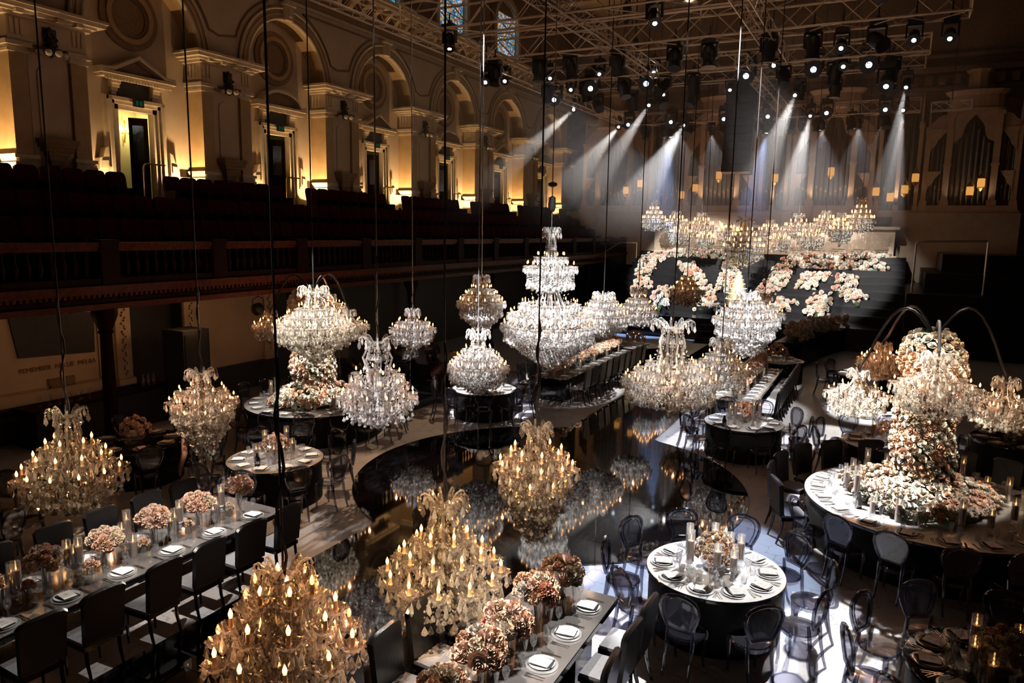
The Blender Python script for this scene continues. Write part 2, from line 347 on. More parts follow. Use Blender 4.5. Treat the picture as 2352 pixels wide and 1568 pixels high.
# pier
me_core = MB().box(RX, WX, -.98, .98, 5.7, 10.0).mesh('pier_core', m_tan)
bm = MB().box(WX, WX+.03, -.5, .5, 6.4, 9.2)
nz = [(-.3,6.9),(.3,6.9),(.3,8.7)] + [(.3*cos(pi*i/8), 8.7+.22*sin(pi*i/8)) for i in range(1,8)] + [(-.3,8.7)]
me_pmid = bm.prism(nz, WX+.03, WX+.06).mesh('pier_panel', m_wall)
bm = MB()
for s_ in (-1,1): bm.box(WX, WX+.1, min(s_*.55,s_*.98), max(s_*.55,s_*.98), 6.6, 9.15)
me_pil = bm.mesh('pilaster_pair', m_tan)
bm = MB().box(RX+.02, WX+.12, -1.04, 1.04, 5.7, 6.32)
for s_ in (-1,1):
    for z0,z1,e in ((6.32,6.46,.08),(6.46,6.56,.05),(6.56,6.66,.09)): bm.box(RX+.02, WX+.1+e, min(s_*(.55-e),s_*(.98+e)), max(s_*(.55-e),s_*(.98+e)), z0, z1)
me_base = bm.mesh('pier_base', m_mould)
bm = MB()
for s_ in (-1,1):
    for z0,z1,e in ((9.1,9.17,.05),(9.17,9.25,.02),(9.25,9.36,.1)): bm.box(RX+.02, WX+.1+e, min(s_*(.55-e),s_*(.98+e)), max(s_*(.55-e),s_*(.98+e)), z0, z1)
me_cap = bm.mesh('pier_capital', m_mould)
bm = MB().box(RX+.02, WX+.12, -1.0, 1.0, 9.36, 9.98)
for s_ in (-1,1):
    for k in range(3): bm.box(WX+.12, WX+.15, s_*.77-.15+k*.12, s_*.77-.08+k*.12, 9.52, 9.9)
for k in range(3): bm.box(WX-.5+k*.15, WX-.43+k*.15, -1.03, -1.0, 9.52, 9.9)
me_ent2 = bm.mesh('pier_entablature', m_wall)
bm = MB()
for z0,z1,e in ((9.94,10.02,.1),(10.02,10.08,.2),(10.08,10.18,.36),(10.18,10.25,.42)): bm.box(RX+.02, WX+.12+e, -1.0-e, 1.0+e, z0, z1)
for u in (-.8,-.3,.2,.7): bm.box(WX+.12, WX+.42, u-.1, u+.1, 9.98, 10.06)
me_cor = bm.mesh('pier_cornice', m_mould)
me_vent = MB().box(WX+.12, WX+.15, -.14, .2, 9.48, 9.82).mesh('vent_grille', m_dark)
bm = MB().box(WX, WX+.42, -.46, .46, 6.98, 7.1).box(WX, WX+.38, -.42, .42, 6.88, 6.98)
for z0,z1,h,d in ((6.78,6.88,.36,.33),(6.68,6.78,.28,.27),(6.56,6.68,.24,.22),(6.44,6.56,.18,.17),(6.34,6.44,.11,.1)): bm.box(WX, WX+d, -h, h, z0, z1)
me_brk = bm.mesh('console_bracket', m_tymp)
for i, c in enumerate(BAYS):
    L_ = (0, c, 0)
    for nm, me in (('recess_wall',me_rec),('plinth',me_pl),('plinth',me_pl2),('spandrel_wall',me_span),('arch_soffit',me_soff),('arch_band',me_archi),('arch_moulding',me_bead),
                   ('keystone',me_key),('spandrel_moulding',me_sp)):
        O(nm, me, wl, L_)
    O('roundel_ring', me_r1, wl, (RX,c,10.87)); O('roundel_ring', me_r2, wl, (RX,c,10.87)); O('roundel_ring', me_r3, wl, (RX,c,10.87)); O('roundel_disc', me_rd, wl, (RX,c,10.87))
    p = (0, c+2.825, 0)
    for nm, me in (('pier_core',me_core),('pier_panel',me_pmid),('pilaster_pair',me_pil),('pier_base',me_base),('pier_capital',me_cap),('pier_entablature',me_ent2),('pier_cornice',me_cor),('vent_grille',me_vent),('console_bracket',me_brk)):
        O(nm, me, wl, p)
    d = bpy.data.objects.new('door_%d' % (i+1), None); COL.objects.link(d); d['kind'] = 'structure'; d.location = L_
    seg = i % 2 == 0
    d['label'] = ('gallery doorway under a rounded pediment' if seg else 'gallery doorway under a triangular pediment')
    for nm, me in (('door_surround',me_surr),('transom_panel',me_trans),('console_pair',me_cons),('door_entablature',me_ent),('pediment_moulding',me_seg if seg else me_tri),('tympanum',me_st if seg else me_tt),('scroll_block',me_scr),('corridor_wall',me_corr)):
        O(nm, me, d)
    lf = O('door_leaf', me_leaf, d, (RX-.14,.55,5.7), (0,0,radians(-38))); O('door_pane', me_pane, lf)
    lf2 = O('door_leaf', me_leaf, d, (RX-.14,-.55,5.7), (0,0,radians(-100)))
    tag(ex := thing('exit_sign', 'small green running-man exit sign over the %s gallery door from the near end' % ORD[i], 'sign', L_, group='exit signs over the gallery doors'), ex['label'], 'sign')
    O('exit_box', me_exitb, ex); O('exit_symbol', me_exits, ex)
    h = O('handrail', me_rail, None, (-19.3, c-.3, 5.75)); tag(h, 'bent brass handrail before the %s gallery door from the near end' % ORD[i], 'handrail', 'handrails by the gallery doors')
# entablature, upper cornice, clerestory
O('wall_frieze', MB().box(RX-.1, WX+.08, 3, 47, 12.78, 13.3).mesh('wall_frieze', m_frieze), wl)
bm = MB().box(RX, WX+.14, 3, 47, 12.7, 12.8).box(RX, WX+.2, 3, 47, 13.25, 13.35).box(RX, WX+.75, 3, 47, 13.72, 13.86).box(RX, WX+.85, 3, 47, 13.86, 14.0)
O('wall_cornice', bm.mesh('wall_cornice', m_mould), wl)
me_mod = MB().prism([(WX,13.35),(WX+.3,13.35),(WX+.36,13.45),(WX+.5,13.5),(WX+.66,13.58),(WX+.7,13.72),(WX,13.72)], -.12, .12, 'y').mesh('modillion', m_gold if False else m_tan)
y = 8.5
while y < 46.5: O('modillion', me_mod, wl, (0, y, 0)); y += .72
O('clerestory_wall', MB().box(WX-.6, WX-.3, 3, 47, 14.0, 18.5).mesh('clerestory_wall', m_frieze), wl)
def stained():
    m = bpy.data.materials.new('stained_glass'); m.use_nodes = True; nt = m.node_tree; nt.nodes.clear(); N = nt.nodes.new; L = nt.links.new
    tc = N('ShaderNodeTexCoord'); v = N('ShaderNodeTexVoronoi'); v.inputs['Scale'].default_value = 11
    L(tc.outputs['Object'], v.inputs['Vector']); r = N('ShaderNodeValToRGB'); e = r.color_ramp.elements
    e[0].color = (.02,.10,.25,1); e[1].color = (.9,.85,.7,1)
    for q, c in ((.25,(.03,.25,.35,1)),(.4,(.5,.62,.75,1)),(.55,(.55,.3,.05,1)),(.7,(.1,.3,.5,1)),(.85,(.5,.1,.05,1))):
        k = e.new(q); k.color = c
    r.color_ramp.interpolation = 'CONSTANT'
    sp = N('ShaderNodeSeparateColor'); L(v.outputs['Color'], sp.inputs[0]); L(sp.outputs[0], r.inputs['Fac'])
    em = N('ShaderNodeEmission'); em.inputs[1].default_value = .55; L(r.outputs['Color'], em.inputs[0]); o = N('ShaderNodeOutputMaterial'); L(em.outputs[0], o.inputs[0])
    m.cycles.emission_sampling = 'NONE'; return m
m_st = stained()
for k, c in enumerate(BAYS[2:6]):
    wd = bpy.data.objects.new('window_%d' % (k+1), None); COL.objects.link(wd); wd['kind'] = 'structure'; wd.location = (WX-.3, c, 0); wd['label'] = 'arched stained glass clerestory window'
    O('window_reveal', MB().strip([(-1.25,14.3),(-1.25,16.0)]+arc(1.25,12,pi,0,16.0)+[(1.25,14.3)], [(-1.5,14.3),(-1.5,16.0)]+arc(1.5,12,pi,0,16.0)+[(1.5,14.3)], 0, .25).mesh('window_reveal', m_mould), wd)
    for (u0,u1) in ((-1.15,-.42),(-.36,.36),(.42,1.15)):
        O('window_pane', MB().box(.02, .04, u0, u1, 14.4, 15.2 ).box(.02, .04, u0, u1, 15.26, 16.6).mesh('window_pane', m_st), wd)
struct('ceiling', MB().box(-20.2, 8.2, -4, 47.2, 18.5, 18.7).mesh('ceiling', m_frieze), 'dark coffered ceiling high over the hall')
for k in range(6):
    struct('beam_%d' % (k+1), MB().box(-20, 8, 11.8+5.65*k, 12.5+5.65*k, 17.6, 18.5).mesh('ceiling_beam', m_frieze), 'deep ceiling beam')
# ------------------------------------------------------------------ gallery below that wall
gl = bpy.data.objects.new('gallery', None); COL.objects.link(gl); gl['kind'] = 'structure'; gl['label'] = 'dark mahogany side gallery with balustrade'
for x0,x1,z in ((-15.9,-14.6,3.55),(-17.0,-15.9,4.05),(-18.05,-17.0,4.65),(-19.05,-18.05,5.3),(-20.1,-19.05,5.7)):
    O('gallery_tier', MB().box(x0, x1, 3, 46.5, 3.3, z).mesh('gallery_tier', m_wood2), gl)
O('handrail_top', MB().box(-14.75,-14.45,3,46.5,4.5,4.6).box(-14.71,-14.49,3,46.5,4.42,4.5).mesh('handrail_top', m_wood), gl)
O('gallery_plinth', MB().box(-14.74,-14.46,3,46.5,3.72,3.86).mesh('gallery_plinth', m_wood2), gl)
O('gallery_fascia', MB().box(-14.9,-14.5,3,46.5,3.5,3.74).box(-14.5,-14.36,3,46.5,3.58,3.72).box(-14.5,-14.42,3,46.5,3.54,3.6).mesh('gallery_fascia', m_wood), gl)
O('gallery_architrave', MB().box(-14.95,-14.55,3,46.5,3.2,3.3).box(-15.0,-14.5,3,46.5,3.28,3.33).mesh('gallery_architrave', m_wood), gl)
bm = MB(); y = 7.0
while y < 46: bm.box(-14.5,-14.44,y,y+.06,3.47,3.54); y += .12
O('dentil_course', bm.mesh('dentil_course', m_wood), gl, kind='stuff')
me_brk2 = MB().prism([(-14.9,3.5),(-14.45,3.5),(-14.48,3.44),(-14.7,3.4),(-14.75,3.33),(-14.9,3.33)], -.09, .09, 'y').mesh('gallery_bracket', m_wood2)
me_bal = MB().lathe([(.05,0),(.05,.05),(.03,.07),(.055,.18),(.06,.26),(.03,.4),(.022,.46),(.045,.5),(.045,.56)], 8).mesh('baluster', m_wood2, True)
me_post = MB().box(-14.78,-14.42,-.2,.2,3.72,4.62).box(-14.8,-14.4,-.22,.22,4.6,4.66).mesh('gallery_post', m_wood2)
y = 7.2
while y < 46: O('gallery_bracket', me_brk2, gl, (0,y,0)); y += .42
y = 7.1
while y < 46:
    if (y-9.83) % 2.825 > .26 and (y-9.83) % 2.825 < 2.6: O('baluster', me_bal, gl, (-14.6,y,3.86))
    y += .23
y = 9.83-2.825
while y < 46: O('gallery_post', me_post, gl, (0,y,0)); y += 2.825
me_colm = MB().lathe([(.22,0),(.22,.25),(.15,.3),(.14,1.0),(.12,2.65),(.16,2.7),(.13,2.75),(.2,2.92),(.26,3.07),(.26,3.2)], 12).mesh('gallery_column', m_wood2, True)
y = 9.83
while y < 45: O('gallery_column', me_colm, gl, (-14.75,y,0)); y += 5.65
O('gallery_soffit', MB().box(-17.6,-14.9,3,46.5,3.4,3.5).mesh('gallery_soffit', m_wood), gl)
# lower wall under the gallery
lw = bpy.data.objects.new('wall_lower', None); COL.objects.link(lw); lw['kind'] = 'structure'; lw['label'] = 'cream wall with dark dado under the gallery'
LX = -17.5
O('wall_panel', MB().box(LX-.1,LX,3,12.35,.0,3.45).mesh('wall_panel', m_wall), lw)
O('wall_panel', MB().box(LX-.1,LX,13.95,17.3,.0,3.45).mesh('wall_panel', m_wall), lw)
O('wall_panel', MB().box(LX-.5,LX-.4,12.3,14.0,.0,3.3).box(LX-.4,LX,13.9,13.96,0,3.45).mesh('wall_panel', m_dark), lw)  # near-black panel painting in the dark of the door opening
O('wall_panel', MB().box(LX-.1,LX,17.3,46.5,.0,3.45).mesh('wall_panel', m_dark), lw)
O('dado', MB().box(LX,LX+.12,3,12.3,0,.72).box(LX,LX+.2,3,12.3,.72,.8).mesh('dado', m_dark), lw)
O('dado', MB().box(LX,LX+.12,14,17.3,0,.72).box(LX,LX+.2,14,17.3,.72,.8).mesh('dado', m_dark), lw)
O('panel_moulding', MB().box(LX,LX+.04,8.6,11.45,1.1,1.14).box(LX,LX+.04,11.42,11.46,1.1,2.9).mesh('panel_moulding', m_tan), lw)
me_lp = MB().box(LX,LX+.08,-.2,.2,.8,3.2).mesh('ornate_pilaster', m_mould)
bm = MB()
for k in range(26): bm.bead((LX+.1, .05*sin(k*1.9), 1.12+k*.07), .035)
me_lo = bm.mesh('pilaster_ornament', m_gold)
for yy in (12.08, 14.15, 17.1):
    pp = O('ornate_pilaster', me_lp, lw, (0,yy,0)); O('pilaster_ornament', me_lo, pp)
    O('pilaster_foot', MB().box(LX,LX+.16,-.24,.24,.8,1.02).mesh('pilaster_foot', m_mould), pp)
rl = thing('relief_panel', 'dark ragged-topped relief picture above the lettering on the lower wall', 'relief', (LX,0,0))
O('relief_face', MB().prism([(9.5,1.92),(11.3,1.82),(11.35,2.8),(11.0,2.86),(10.7,2.82),(10.4,2.9),(10.0,2.86),(9.7,2.9),(9.5,2.82),(9.36,2.84)], .005, .06).mesh('relief_face', m_dark), rl)
tx = text_mesh('wall_lettering', 'REMEMBER  NELLIE  MELBA', .155, m_tymp, .008)
to = O('wall_lettering', tx, None, (LX+.01, 10.42, 1.55), (pi/2,0,pi/2)); tag(to, 'brown capital lettering on cream wall below the dark relief', 'lettering')
pq = O('wall_plaque', MB().box(0,.04,-.32,.32,-.12,.12).box(.04,.05,-.28,.28,-.09,.09).mesh('wall_plaque', m_tymp), None, (LX,10.45,1.2)); tag(pq, 'small brown plaque on the wall under the lettering', 'plaque')
# ------------------------------------------------------------------ organ end
wb = bpy.data.objects.new('wall_back', None); COL.objects.link(wb); wb['kind'] = 'structure'; wb['label'] = 'dark end wall behind the organ'
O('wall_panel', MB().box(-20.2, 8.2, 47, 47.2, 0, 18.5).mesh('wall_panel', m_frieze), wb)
bm = MB()
for z0,z1,d in ((11.9,12.2,.4),(12.2,12.7,.2),(12.7,12.9,.5),(13.6,13.9,.6),(14.4,14.6,.3)): bm.box(-20.2, 8.2, 47-d, 47, z0, z1)
O('end_cornice', bm.mesh('end_cornice', m_frieze), wb)
me_dr = MB().box(0,.34,46.3,46.5,12.95,13.4).mesh('cornice_block', m_tymp)
for k in range(14): O('cornice_block', me_dr, wb, (-1+k*.65,0,0))
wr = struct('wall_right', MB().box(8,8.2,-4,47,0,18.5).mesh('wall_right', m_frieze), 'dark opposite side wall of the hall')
org = bpy.data.objects.new('organ_case', None); COL.objects.link(org); tag(org, 'carved oak organ case with towers of dull metal pipes behind stage', 'pipe organ')
def fret(s_, w, h):                        # pierced triangular spandrel
    return [(0,0),(s_*w,0),(s_*w*.8,-h*.2),(s_*w*.55,-h*.38),(s_*w*.4,-h*.62),(s_*w*.16,-h*.78),(0,-h)]
me_colO = MB().box(-.14,.14,-.14,.14,0,5.2).box(-.2,.2,-.2,.2,0,.3).box(-.18,.18,-.18,.18,2.2,2.35).box(-.2,.2,-.2,.2,5.0,5.2).mesh('case_post', m_org)
me_colT = MB().box(-.12,.12,-.12,.12,0,3.9).box(-.17,.17,-.17,.17,0,.25).box(-.16,.16,-.16,.16,3.7,3.9).lathe([(.12,3.9),(.15,4.0),(.07,4.1),(.05,4.9),(.01,5.3)],6).mesh('case_post', m_org)
me_fr = [MB().prism(fret(s_,.62,1.0), -.06, .06, 'y').mesh('fretwork', m_org) for s_ in (1,-1)]
og = [(-.95,0)] + [(-.95+.95*t_+.12*sin(t_*pi*2), 1.35*t_**1.4) for t_ in [i/10 for i in range(1,11)]] 
me_og = MB().prism([(-1.05,0)]+og+[(0,1.5),(-1.05,1.5)], -.08, .08, 'y').prism([(1.05,0)]+[(-p[0],p[1]) for p in og]+[(0,1.5),(1.05,1.5)], -.08, .08, 'y').mesh('tower_arch', m_org)
def pipe(r, h): return MB().lathe([(.02,0),(r,.5),(r,h),(r*.9,h)], 8).mesh('organ_pipe', m_pipe, True)
me_p = [pipe(.11,4.2-.35*k) for k in range(4)] + [pipe(.08,3.0-.25*k) for k in range(4)]
me_mouth = MB().prism([(-.05,0),(.05,0),(0,.16)],-.02,.0,'y').mesh('pipe_mouth', m_gold)
me_entb = MB().lathe([(1.25,0),(1.3,.1),(1.22,.2),(1.22,.75),(1.35,.85),(1.45,1.0)], 16, sy=.5).mesh('tower_cornice', m_org)
me_cup = MB().lathe([(.55,0),(.55,.15),(.45,.2),(.45,.9),(.55,.95),(.6,1.05)], 8).mesh('tower_lantern', m_org)
TW = [-15.85,-9.3,-3.2,3.35]
for t_, cx in enumerate(TW):
    zb = 6.6; top = 5.2 if t_ in (1,2) else 4.7
    for dx in (-1.05,1.05): O('case_post', me_colO, org, (cx+dx,44.9,zb), sc=(1,1,top/5.2))
    for dx in (-2.0,2.0): O('case_post', me_colT, org, (cx+dx,45.1,zb))
    O('tower_arch', me_og, org, (cx,44.9,zb+top-1.5))
    O('tower_cornice', me_entb, org, (cx,45.0,zb+top)); O('tower_lantern', me_cup, org, (cx,45.2,zb+top+1.0))
    O('case_rail', MB().box(-2.2,2.2,-.15,.15,-.25,0).box(-2.3,2.3,-.2,.2,-.45,-.25).box(-2.1,2.1,-.1,.1,-1.3,-.45).mesh('case_rail', m_org), org, (cx,45,zb))
    for s_,k in ((1,0),(-1,1)):
        O('case_crossbar', MB().box(-.45,.45,-.08,.08,-.1,.1).mesh('case_crossbar', m_org), org, (cx-s_*1.52,45,zb+3.8))
        O('fretwork', me_fr[k], org, (cx-s_*1.9,45,zb+3.7)); O('fretwork', me_fr[k], org, (cx-s_*1.9,45,zb+1.75))
        O('side_gable', MB().prism([(-.45,0),(.45,0),(.45,.9),(.3,.75),(.1,.7),(-.1,.62),(-.3,.4),(-.45,.3)] if s_>0 else [(.45,0),(-.45,0),(-.45,.9),(-.3,.75),(-.1,.7),(.1,.62),(.3,.4),(.45,.3)], -.1,.1,'y').mesh('side_gable', m_org), org, (cx-s_*1.5,45.1,zb+3.9))
    for k in range(7):
        j = abs(k-3); pp = O('organ_pipe', me_p[j], org, (cx+(k-3)*.25,45.2,zb)); O('pipe_mouth', me_mouth, pp, (0,-.11,.62+.12*j))
    for s_ in (-1,1):
        for k in range(4):
            pp = O('organ_pipe', me_p[4+k], org, (cx+s_*(1.28+k*.19),45.3,zb)); O('pipe_mouth', me_mouth, pp, (0,-.08,.8+.1*k))
            pp = O('pipe_flat', MB().lathe([(.07,0),(.07,1.4)],8).mesh('pipe_flat', m_pipe, True), org, (cx+s_*(1.28+k*.19),45.3,zb+2.2))
for t_ in range(3):                        # flats between the towers
    x0 = TW[t_]+2.2; x1 = TW[t_+1]-2.2
    n = int((x1-x0)/.27)
    for k in range(n):
        u = (k+.5)/n; h = .6+.4*abs(2*u-1)
        pp = O('organ_pipe', me_p[0], org, (x0+(x1-x0)*u,45.6,6.4), sc=(1.1,1.1,1.1*h+.25)); O('pipe_mouth', me_mouth, pp, (0,-.11,.7+.35*abs(2*u-1)))
    O('case_rail', MB().box(x0,x1,44.9,45.2,6.0,6.35).mesh('case_rail', m_org), org)
    for xx in (x0+.15,(x0+x1)/2,x1-.15): O('case_post', me_colT, org, (xx,45.0,6.3), sc=(.8,.8,1.15))
O('organ_base', MB().box(-18.5,-5.0,43.6,45.6,3.0,6.2).mesh('organ_base', m_orgp), org)
pb = O('organ_base', MB().box(-12.5,.2,43.0,43.6,3.9,5.3).box(-12.6,.4,42.85,43.6,5.3,5.45).box(-12.6,.35,42.9,43.6,3.7,3.95).box(.0,5.6,43.8,45.6,2.4,6.2).mesh('organ_base', m_orgp), org)
me_pan = MB().box(-.42,.42,-.03,0,0,.9).box(-.32,.32,-.06,0,.1,.8).mesh('base_panel', m_orgp)
for k in range(12): O('base_panel', me_pan, org, (-11.9+k*1.05,43.0,4.15))
ln_me = [MB().lathe([(.02,0),(.09,.08),(.14,.14),(.14,.16)],6).mesh('lantern_base', m_gold),
         MB().lathe([(.13,.16),(.14,.33),(.13,.5)],6).mesh('lantern_glass', m_lant)]
me_lcap = MB().lathe([(.15,.5),(.16,.52),(.03,.72),(.02,.8)],6).mesh('lantern_cap', m_gold)
for k,(lx,lz) in enumerate(((-14.9,7.1),(-14.0,7.5),(-11.4,6.8),(-10.6,7.2),(-9.25,7.9),(-6.1,7.7),(-3.2,8.0),(-.9,6.9),(-.2,6.6),(.45,7.0),(3.4,6.9),(3.85,7.3),(.9,7.6))):
    l = thing('organ_lantern', 'glowing amber lantern hung before the organ pipes, %s from the side gallery' % ORD[k], 'lantern', (lx,44.5,lz), group='amber organ lanterns')
    O('lantern_base', ln_me[0], l, sc=1.25); O('lantern_cap', me_lcap, l, sc=1.25); O('lantern_glass', ln_me[1], l, sc=1.25)
wg = thing('gilt_wings', 'pair of gilt feather wings mounted on the organ base', 'ornament', (-8.0,42.8,4.75))
for s_ in (-1,1): O('wing', MB().prism([(0,0),(s_*.15,.35),(s_*.42,.7),(s_*.75,.95),(s_*.62,.55),(s_*.42,.22)],-.02,.02,'y').mesh('wing', m_gold), wg)
# ------------------------------------------------------------------ stage and choir steps
st = bpy.data.objects.new('stage_floor', None); COL.objects.link(st); st['kind'] = 'structure'; st['label'] = 'black stage with choir steps'
m_stage = mat('gloss_black_stage', (.008,.008,.009), .12, var=(.005,.005,.006), vs=3)
O('stage_deck', MB().box(-13.2,.8,34.6,37.2,0,1.0).mesh('stage_deck', m_stage), st)
for k in range(3): O('stage_tread', MB().box(-7.6,-4.2,33.4-.0+.4*k,34.6,0,.25*(k+1)).mesh('stage_tread', m_step), st)
for k in range(9):
    O('choir_step', MB().box(-13.2,.8,36.9+k*.69,43.6,1.0,1.0+(k+1)*.32).mesh('choir_step', m_step), st)
O('stage_plinth', MB().prism([(-3.6,28.9),(-2.6,29.2),(-2.2,31.9),(-1.7,33.9),(-1.1,35.2),(-1.7,35.2),(-2.9,33.4),(-3.3,31.8)],0,.95,'z').mesh('stage_plinth', m_step), st)
O('side_stair', MB().box(-18,-13.2,38,43.6,0,1.5).box(-18,-13.6,38.8,43.6,1.5,2.2).box(-18,-14,39.6,43.6,2.2,2.9).box(-18,-14.4,40.4,43.6,2.9,3.6).mesh('side_stair', m_step), st)
sr = O('stair_rail', MB().tube([(-16.2,37.9,1.6),(-16.2,37.9,2.4),(-12.9,38.0,4.4),(-12.0,38.0,4.4),(-12.0,38.0,3.6)],.035,8).mesh('stair_rail', m_chrome, True)); tag(sr, 'sloping brass handrail on the steps between gallery and stage', 'handrail')
sr = O('pipe_rail', MB().tube([(1.0,36,2.6),(1.0,36,4.7),(1.08,36,4.78),(3.6,36,4.84)],.04,8).tube([(3.6,36,4.84),(3.6,36,2.6)],.04,8).mesh('pipe_rail', m_steel, True)); tag(sr, 'grey metal pipe railing at the dark end of the stage', 'railing')
O('side_platform', MB().box(.8,8,35,43.8,0,2.6).box(1.5,8,37,43.8,2.6,3.4).box(2.2,8,39,43.8,3.4,4.2).mesh('side_platform', m_step), st)
# ------------------------------------------------------------------ gallery seats
bk = MB(); pr = [(-.26,0),(.26,0),(.27,.5),(.24,.6),(.18,.64),(-.18,.64),(-.24,.6),(-.27,.5)]
me_sb = bk.prism(pr, -.05, .05).mesh('seat_back', m_red, True)
me_sc = MB().box(-.05,.42,-.25,.25,-.06,.05).mesh('seat_cushion', m_red)
me_ss = MB().box(-.06,.4,-.02,.02,-.4,.22).mesh('side_panel', m_wood2)
rows = [(-18.55,5.3,'topmost gallery row'),(-17.5,4.65,'middle gallery row'),(-16.45,4.05,'front gallery row')]
for x, z, lb in rows:
    y = 7.2; ns = 0
    while y < 45.5:
        gap = z > 5 and any(b-1.2 < y < b-.1 for b in BAYS)
        if not gap:
            t = thing('theatre_seat', 'red plush theatre seat, %s from near end, ' % nth(ns) + lb, 'seat', (x,y,z+.42), group='gallery seats, ' + lb)
            O('seat_back', me_sb, t, (-.02,0,0), (0,radians(-10),0)); O('seat_cushion', me_sc, t); O('side_panel', me_ss, t, (0,-.27,0)); O('side_panel', me_ss, t, (0,.27,0))
        y += .58; ns += 1
# ------------------------------------------------------------------ wall sconces and uplights
bm = MB().lathe([(.02,.0),(.06,.1),(.1,.3),(.06,.5),(.12,.6),(.02,.75)], 8)
for k in range(14):
    g = k*2.4; bm.drop((.08*cos(g)+.02, .16*sin(g), .62-.04*k), .05, .1, 4, g)
me_scb = bm.mesh('sconce_body', m_blk)
me_sca = MB().tube([(.05,0,.2),(.15,0,.08),(.28,0,.12),(.32,0,.2)], .018, 6).lathe([(.03,.0),(.06,.02),(.05,-.04)],8,(.32,0,.16)).mesh('sconce_arm', m_blk, True)
me_scg = MB().ball((.32,0,.08),.085,12,8).mesh('globe', clear('opal_globe', (1,.97,.9), .35, .15, (.75,.68,.6), .8), True)
for i, c in enumerate(BAYS):
    t = thing('wall_sconce', 'unlit dark bronze sconce with globe shades on the %s pier from the near end' % ORD[i], 'wall light', (WX+.2,c+2.825,9.1), group='wall sconces on the piers')
    O('sconce_body', me_scb, t)
    for k in range(5):
        a_ = radians(-80+40*k); ar = O('sconce_arm', me_sca, t, rot=(0,0,a_)); O('globe', me_scg, ar)
def lamp(kind, name, loc, power, col, parent=None, radius=.05, aim=None, angle=45, blend=.4):
    d = bpy.data.lights.new(name, kind); d.energy = power; d.color = col; d.shadow_soft_size = radius
    o = bpy.data.objects.new(name, d); COL.objects.link(o)
    if kind == 'SPOT': d.spot_size = radians(angle); d.spot_blend = blend
    o.location = loc
    if aim is not None: o.rotation_euler = look(loc, aim)
    if parent is not None: o.parent = parent
    return o
me_upc = MB().lathe([(.06,0),(.07,.04),(.07,.14),(.055,.14),(.05,.1)], 10).mesh('can', m_blk, True)
me_upl = MB().lathe([(.05,.11),(.001,.111)], 10, cap=False).mesh('lens', glow('uplight_lens', (1,.72,.32), 18))
UPW = (1,.63,.30)
for i, c in enumerate(BAYS):
    for s_, pw in ((1.25, 340), (-1.45, 110)):
        t = thing('uplight', 'small warm uplight can at the %s side of the %s gallery bay from near end' % ('far' if s_ > 0 else 'near', ORD[i]), 'uplight', (RX+.5, c+s_, 5.72), group='warm uplights along the gallery wall')
        O('can', me_upc, t); O('lens', me_upl, t)
        lamp('SPOT', 'uplight_beam', (0,0,.16), pw, UPW, t, .03, (-.28 if s_ > 0 else -.4, .15 if s_ > 0 else 0, 1.6), 130, .8)
for k, (x, pw) in enumerate(((-16.4,18),(-15.3,18),(-9.85,60),(-8.75,60),(-6.2,40),(-3.75,60),(-2.65,60),(.1,40),(2.8,9),(3.9,9))):  # fill cans added to make the organ case show through the haze
    t = thing('organ_fill', 'added warm fill can on the organ case ledge, %s from the gallery' % ORD[k], 'uplight', (x,44.35,6.62), group='added fill lights before the organ')
    O('can', me_upc, t); O('lens', me_upl, t)
    lamp('SPOT', 'organ_fill_beam', (0,0,.16), pw, (1,.74,.52), t, .04, (0,.75,2.6), 120, .8)
# corridor lamp inside the first visible door
bl = thing('bracket_lamp', 'glowing two-globe brass bracket lamp inside the open gallery door', 'wall light', (RX-2.03, BAYS[1]+1.1, 7.9))
O('bracket', MB().tube([(0,0,-.35),(.05,0,-.1),(.1,.0,.1),(.05,0,.35)],.025,6).tube([(.08,-.2,0),(.12,-.1,-.08),(.1,0,-.02),(.12,.1,-.08),(.08,.2,0)],.018,6).mesh('bracket', m_gold, True), bl)
for u in (-.2,.2): O('globe', MB().ball((.1,u,.06),.1,12,8).mesh('globe', m_globe, True), bl)
lamp('POINT', 'corridor_light', (.35,0,.1), 22, (1,.8,.35), bl, .12)
for c in BAYS[2:]:
    lamp('POINT', 'corridor_light', (RX-1.4, c, 8.3), 1.0, (.9,1,.5), None, .1)  # dim point lights added behind the other doors, no fixture there
# under-gallery lantern
ug = thing('gallery_lamp', 'round black spotlight hung under the gallery soffit', 'lamp', (-15.2, 14.55, 2.75))
O('lamp_body', MB().lathe([(.05,.1),(.16,.06),(.17,-.1),(.13,-.12)],12).xf(Matrix.Rotation(radians(70),4,'Y')).mesh('lamp_body', m_blk, True), ug)
O('lamp_hanger', MB().tube([(0,-.2,0),(0,-.2,.25),(0,0,.35),(0,.2,.25),(0,.2,0)],.012,6).tube([(0,0,.35),(0,0,.66)],.012,6).mesh('lamp_hanger', m_blk, True), ug)
lamp('POINT', 'under_gallery_light', (-15.4, 12.6, 2.6), 9, (1,.5,.2), None, .1)
lamp('POINT', 'under_gallery_light', (-15.6, 9.2, 2.6), 2.5, (1,.6,.3), None, .1)  # added fill light, no lamp hangs at this spot
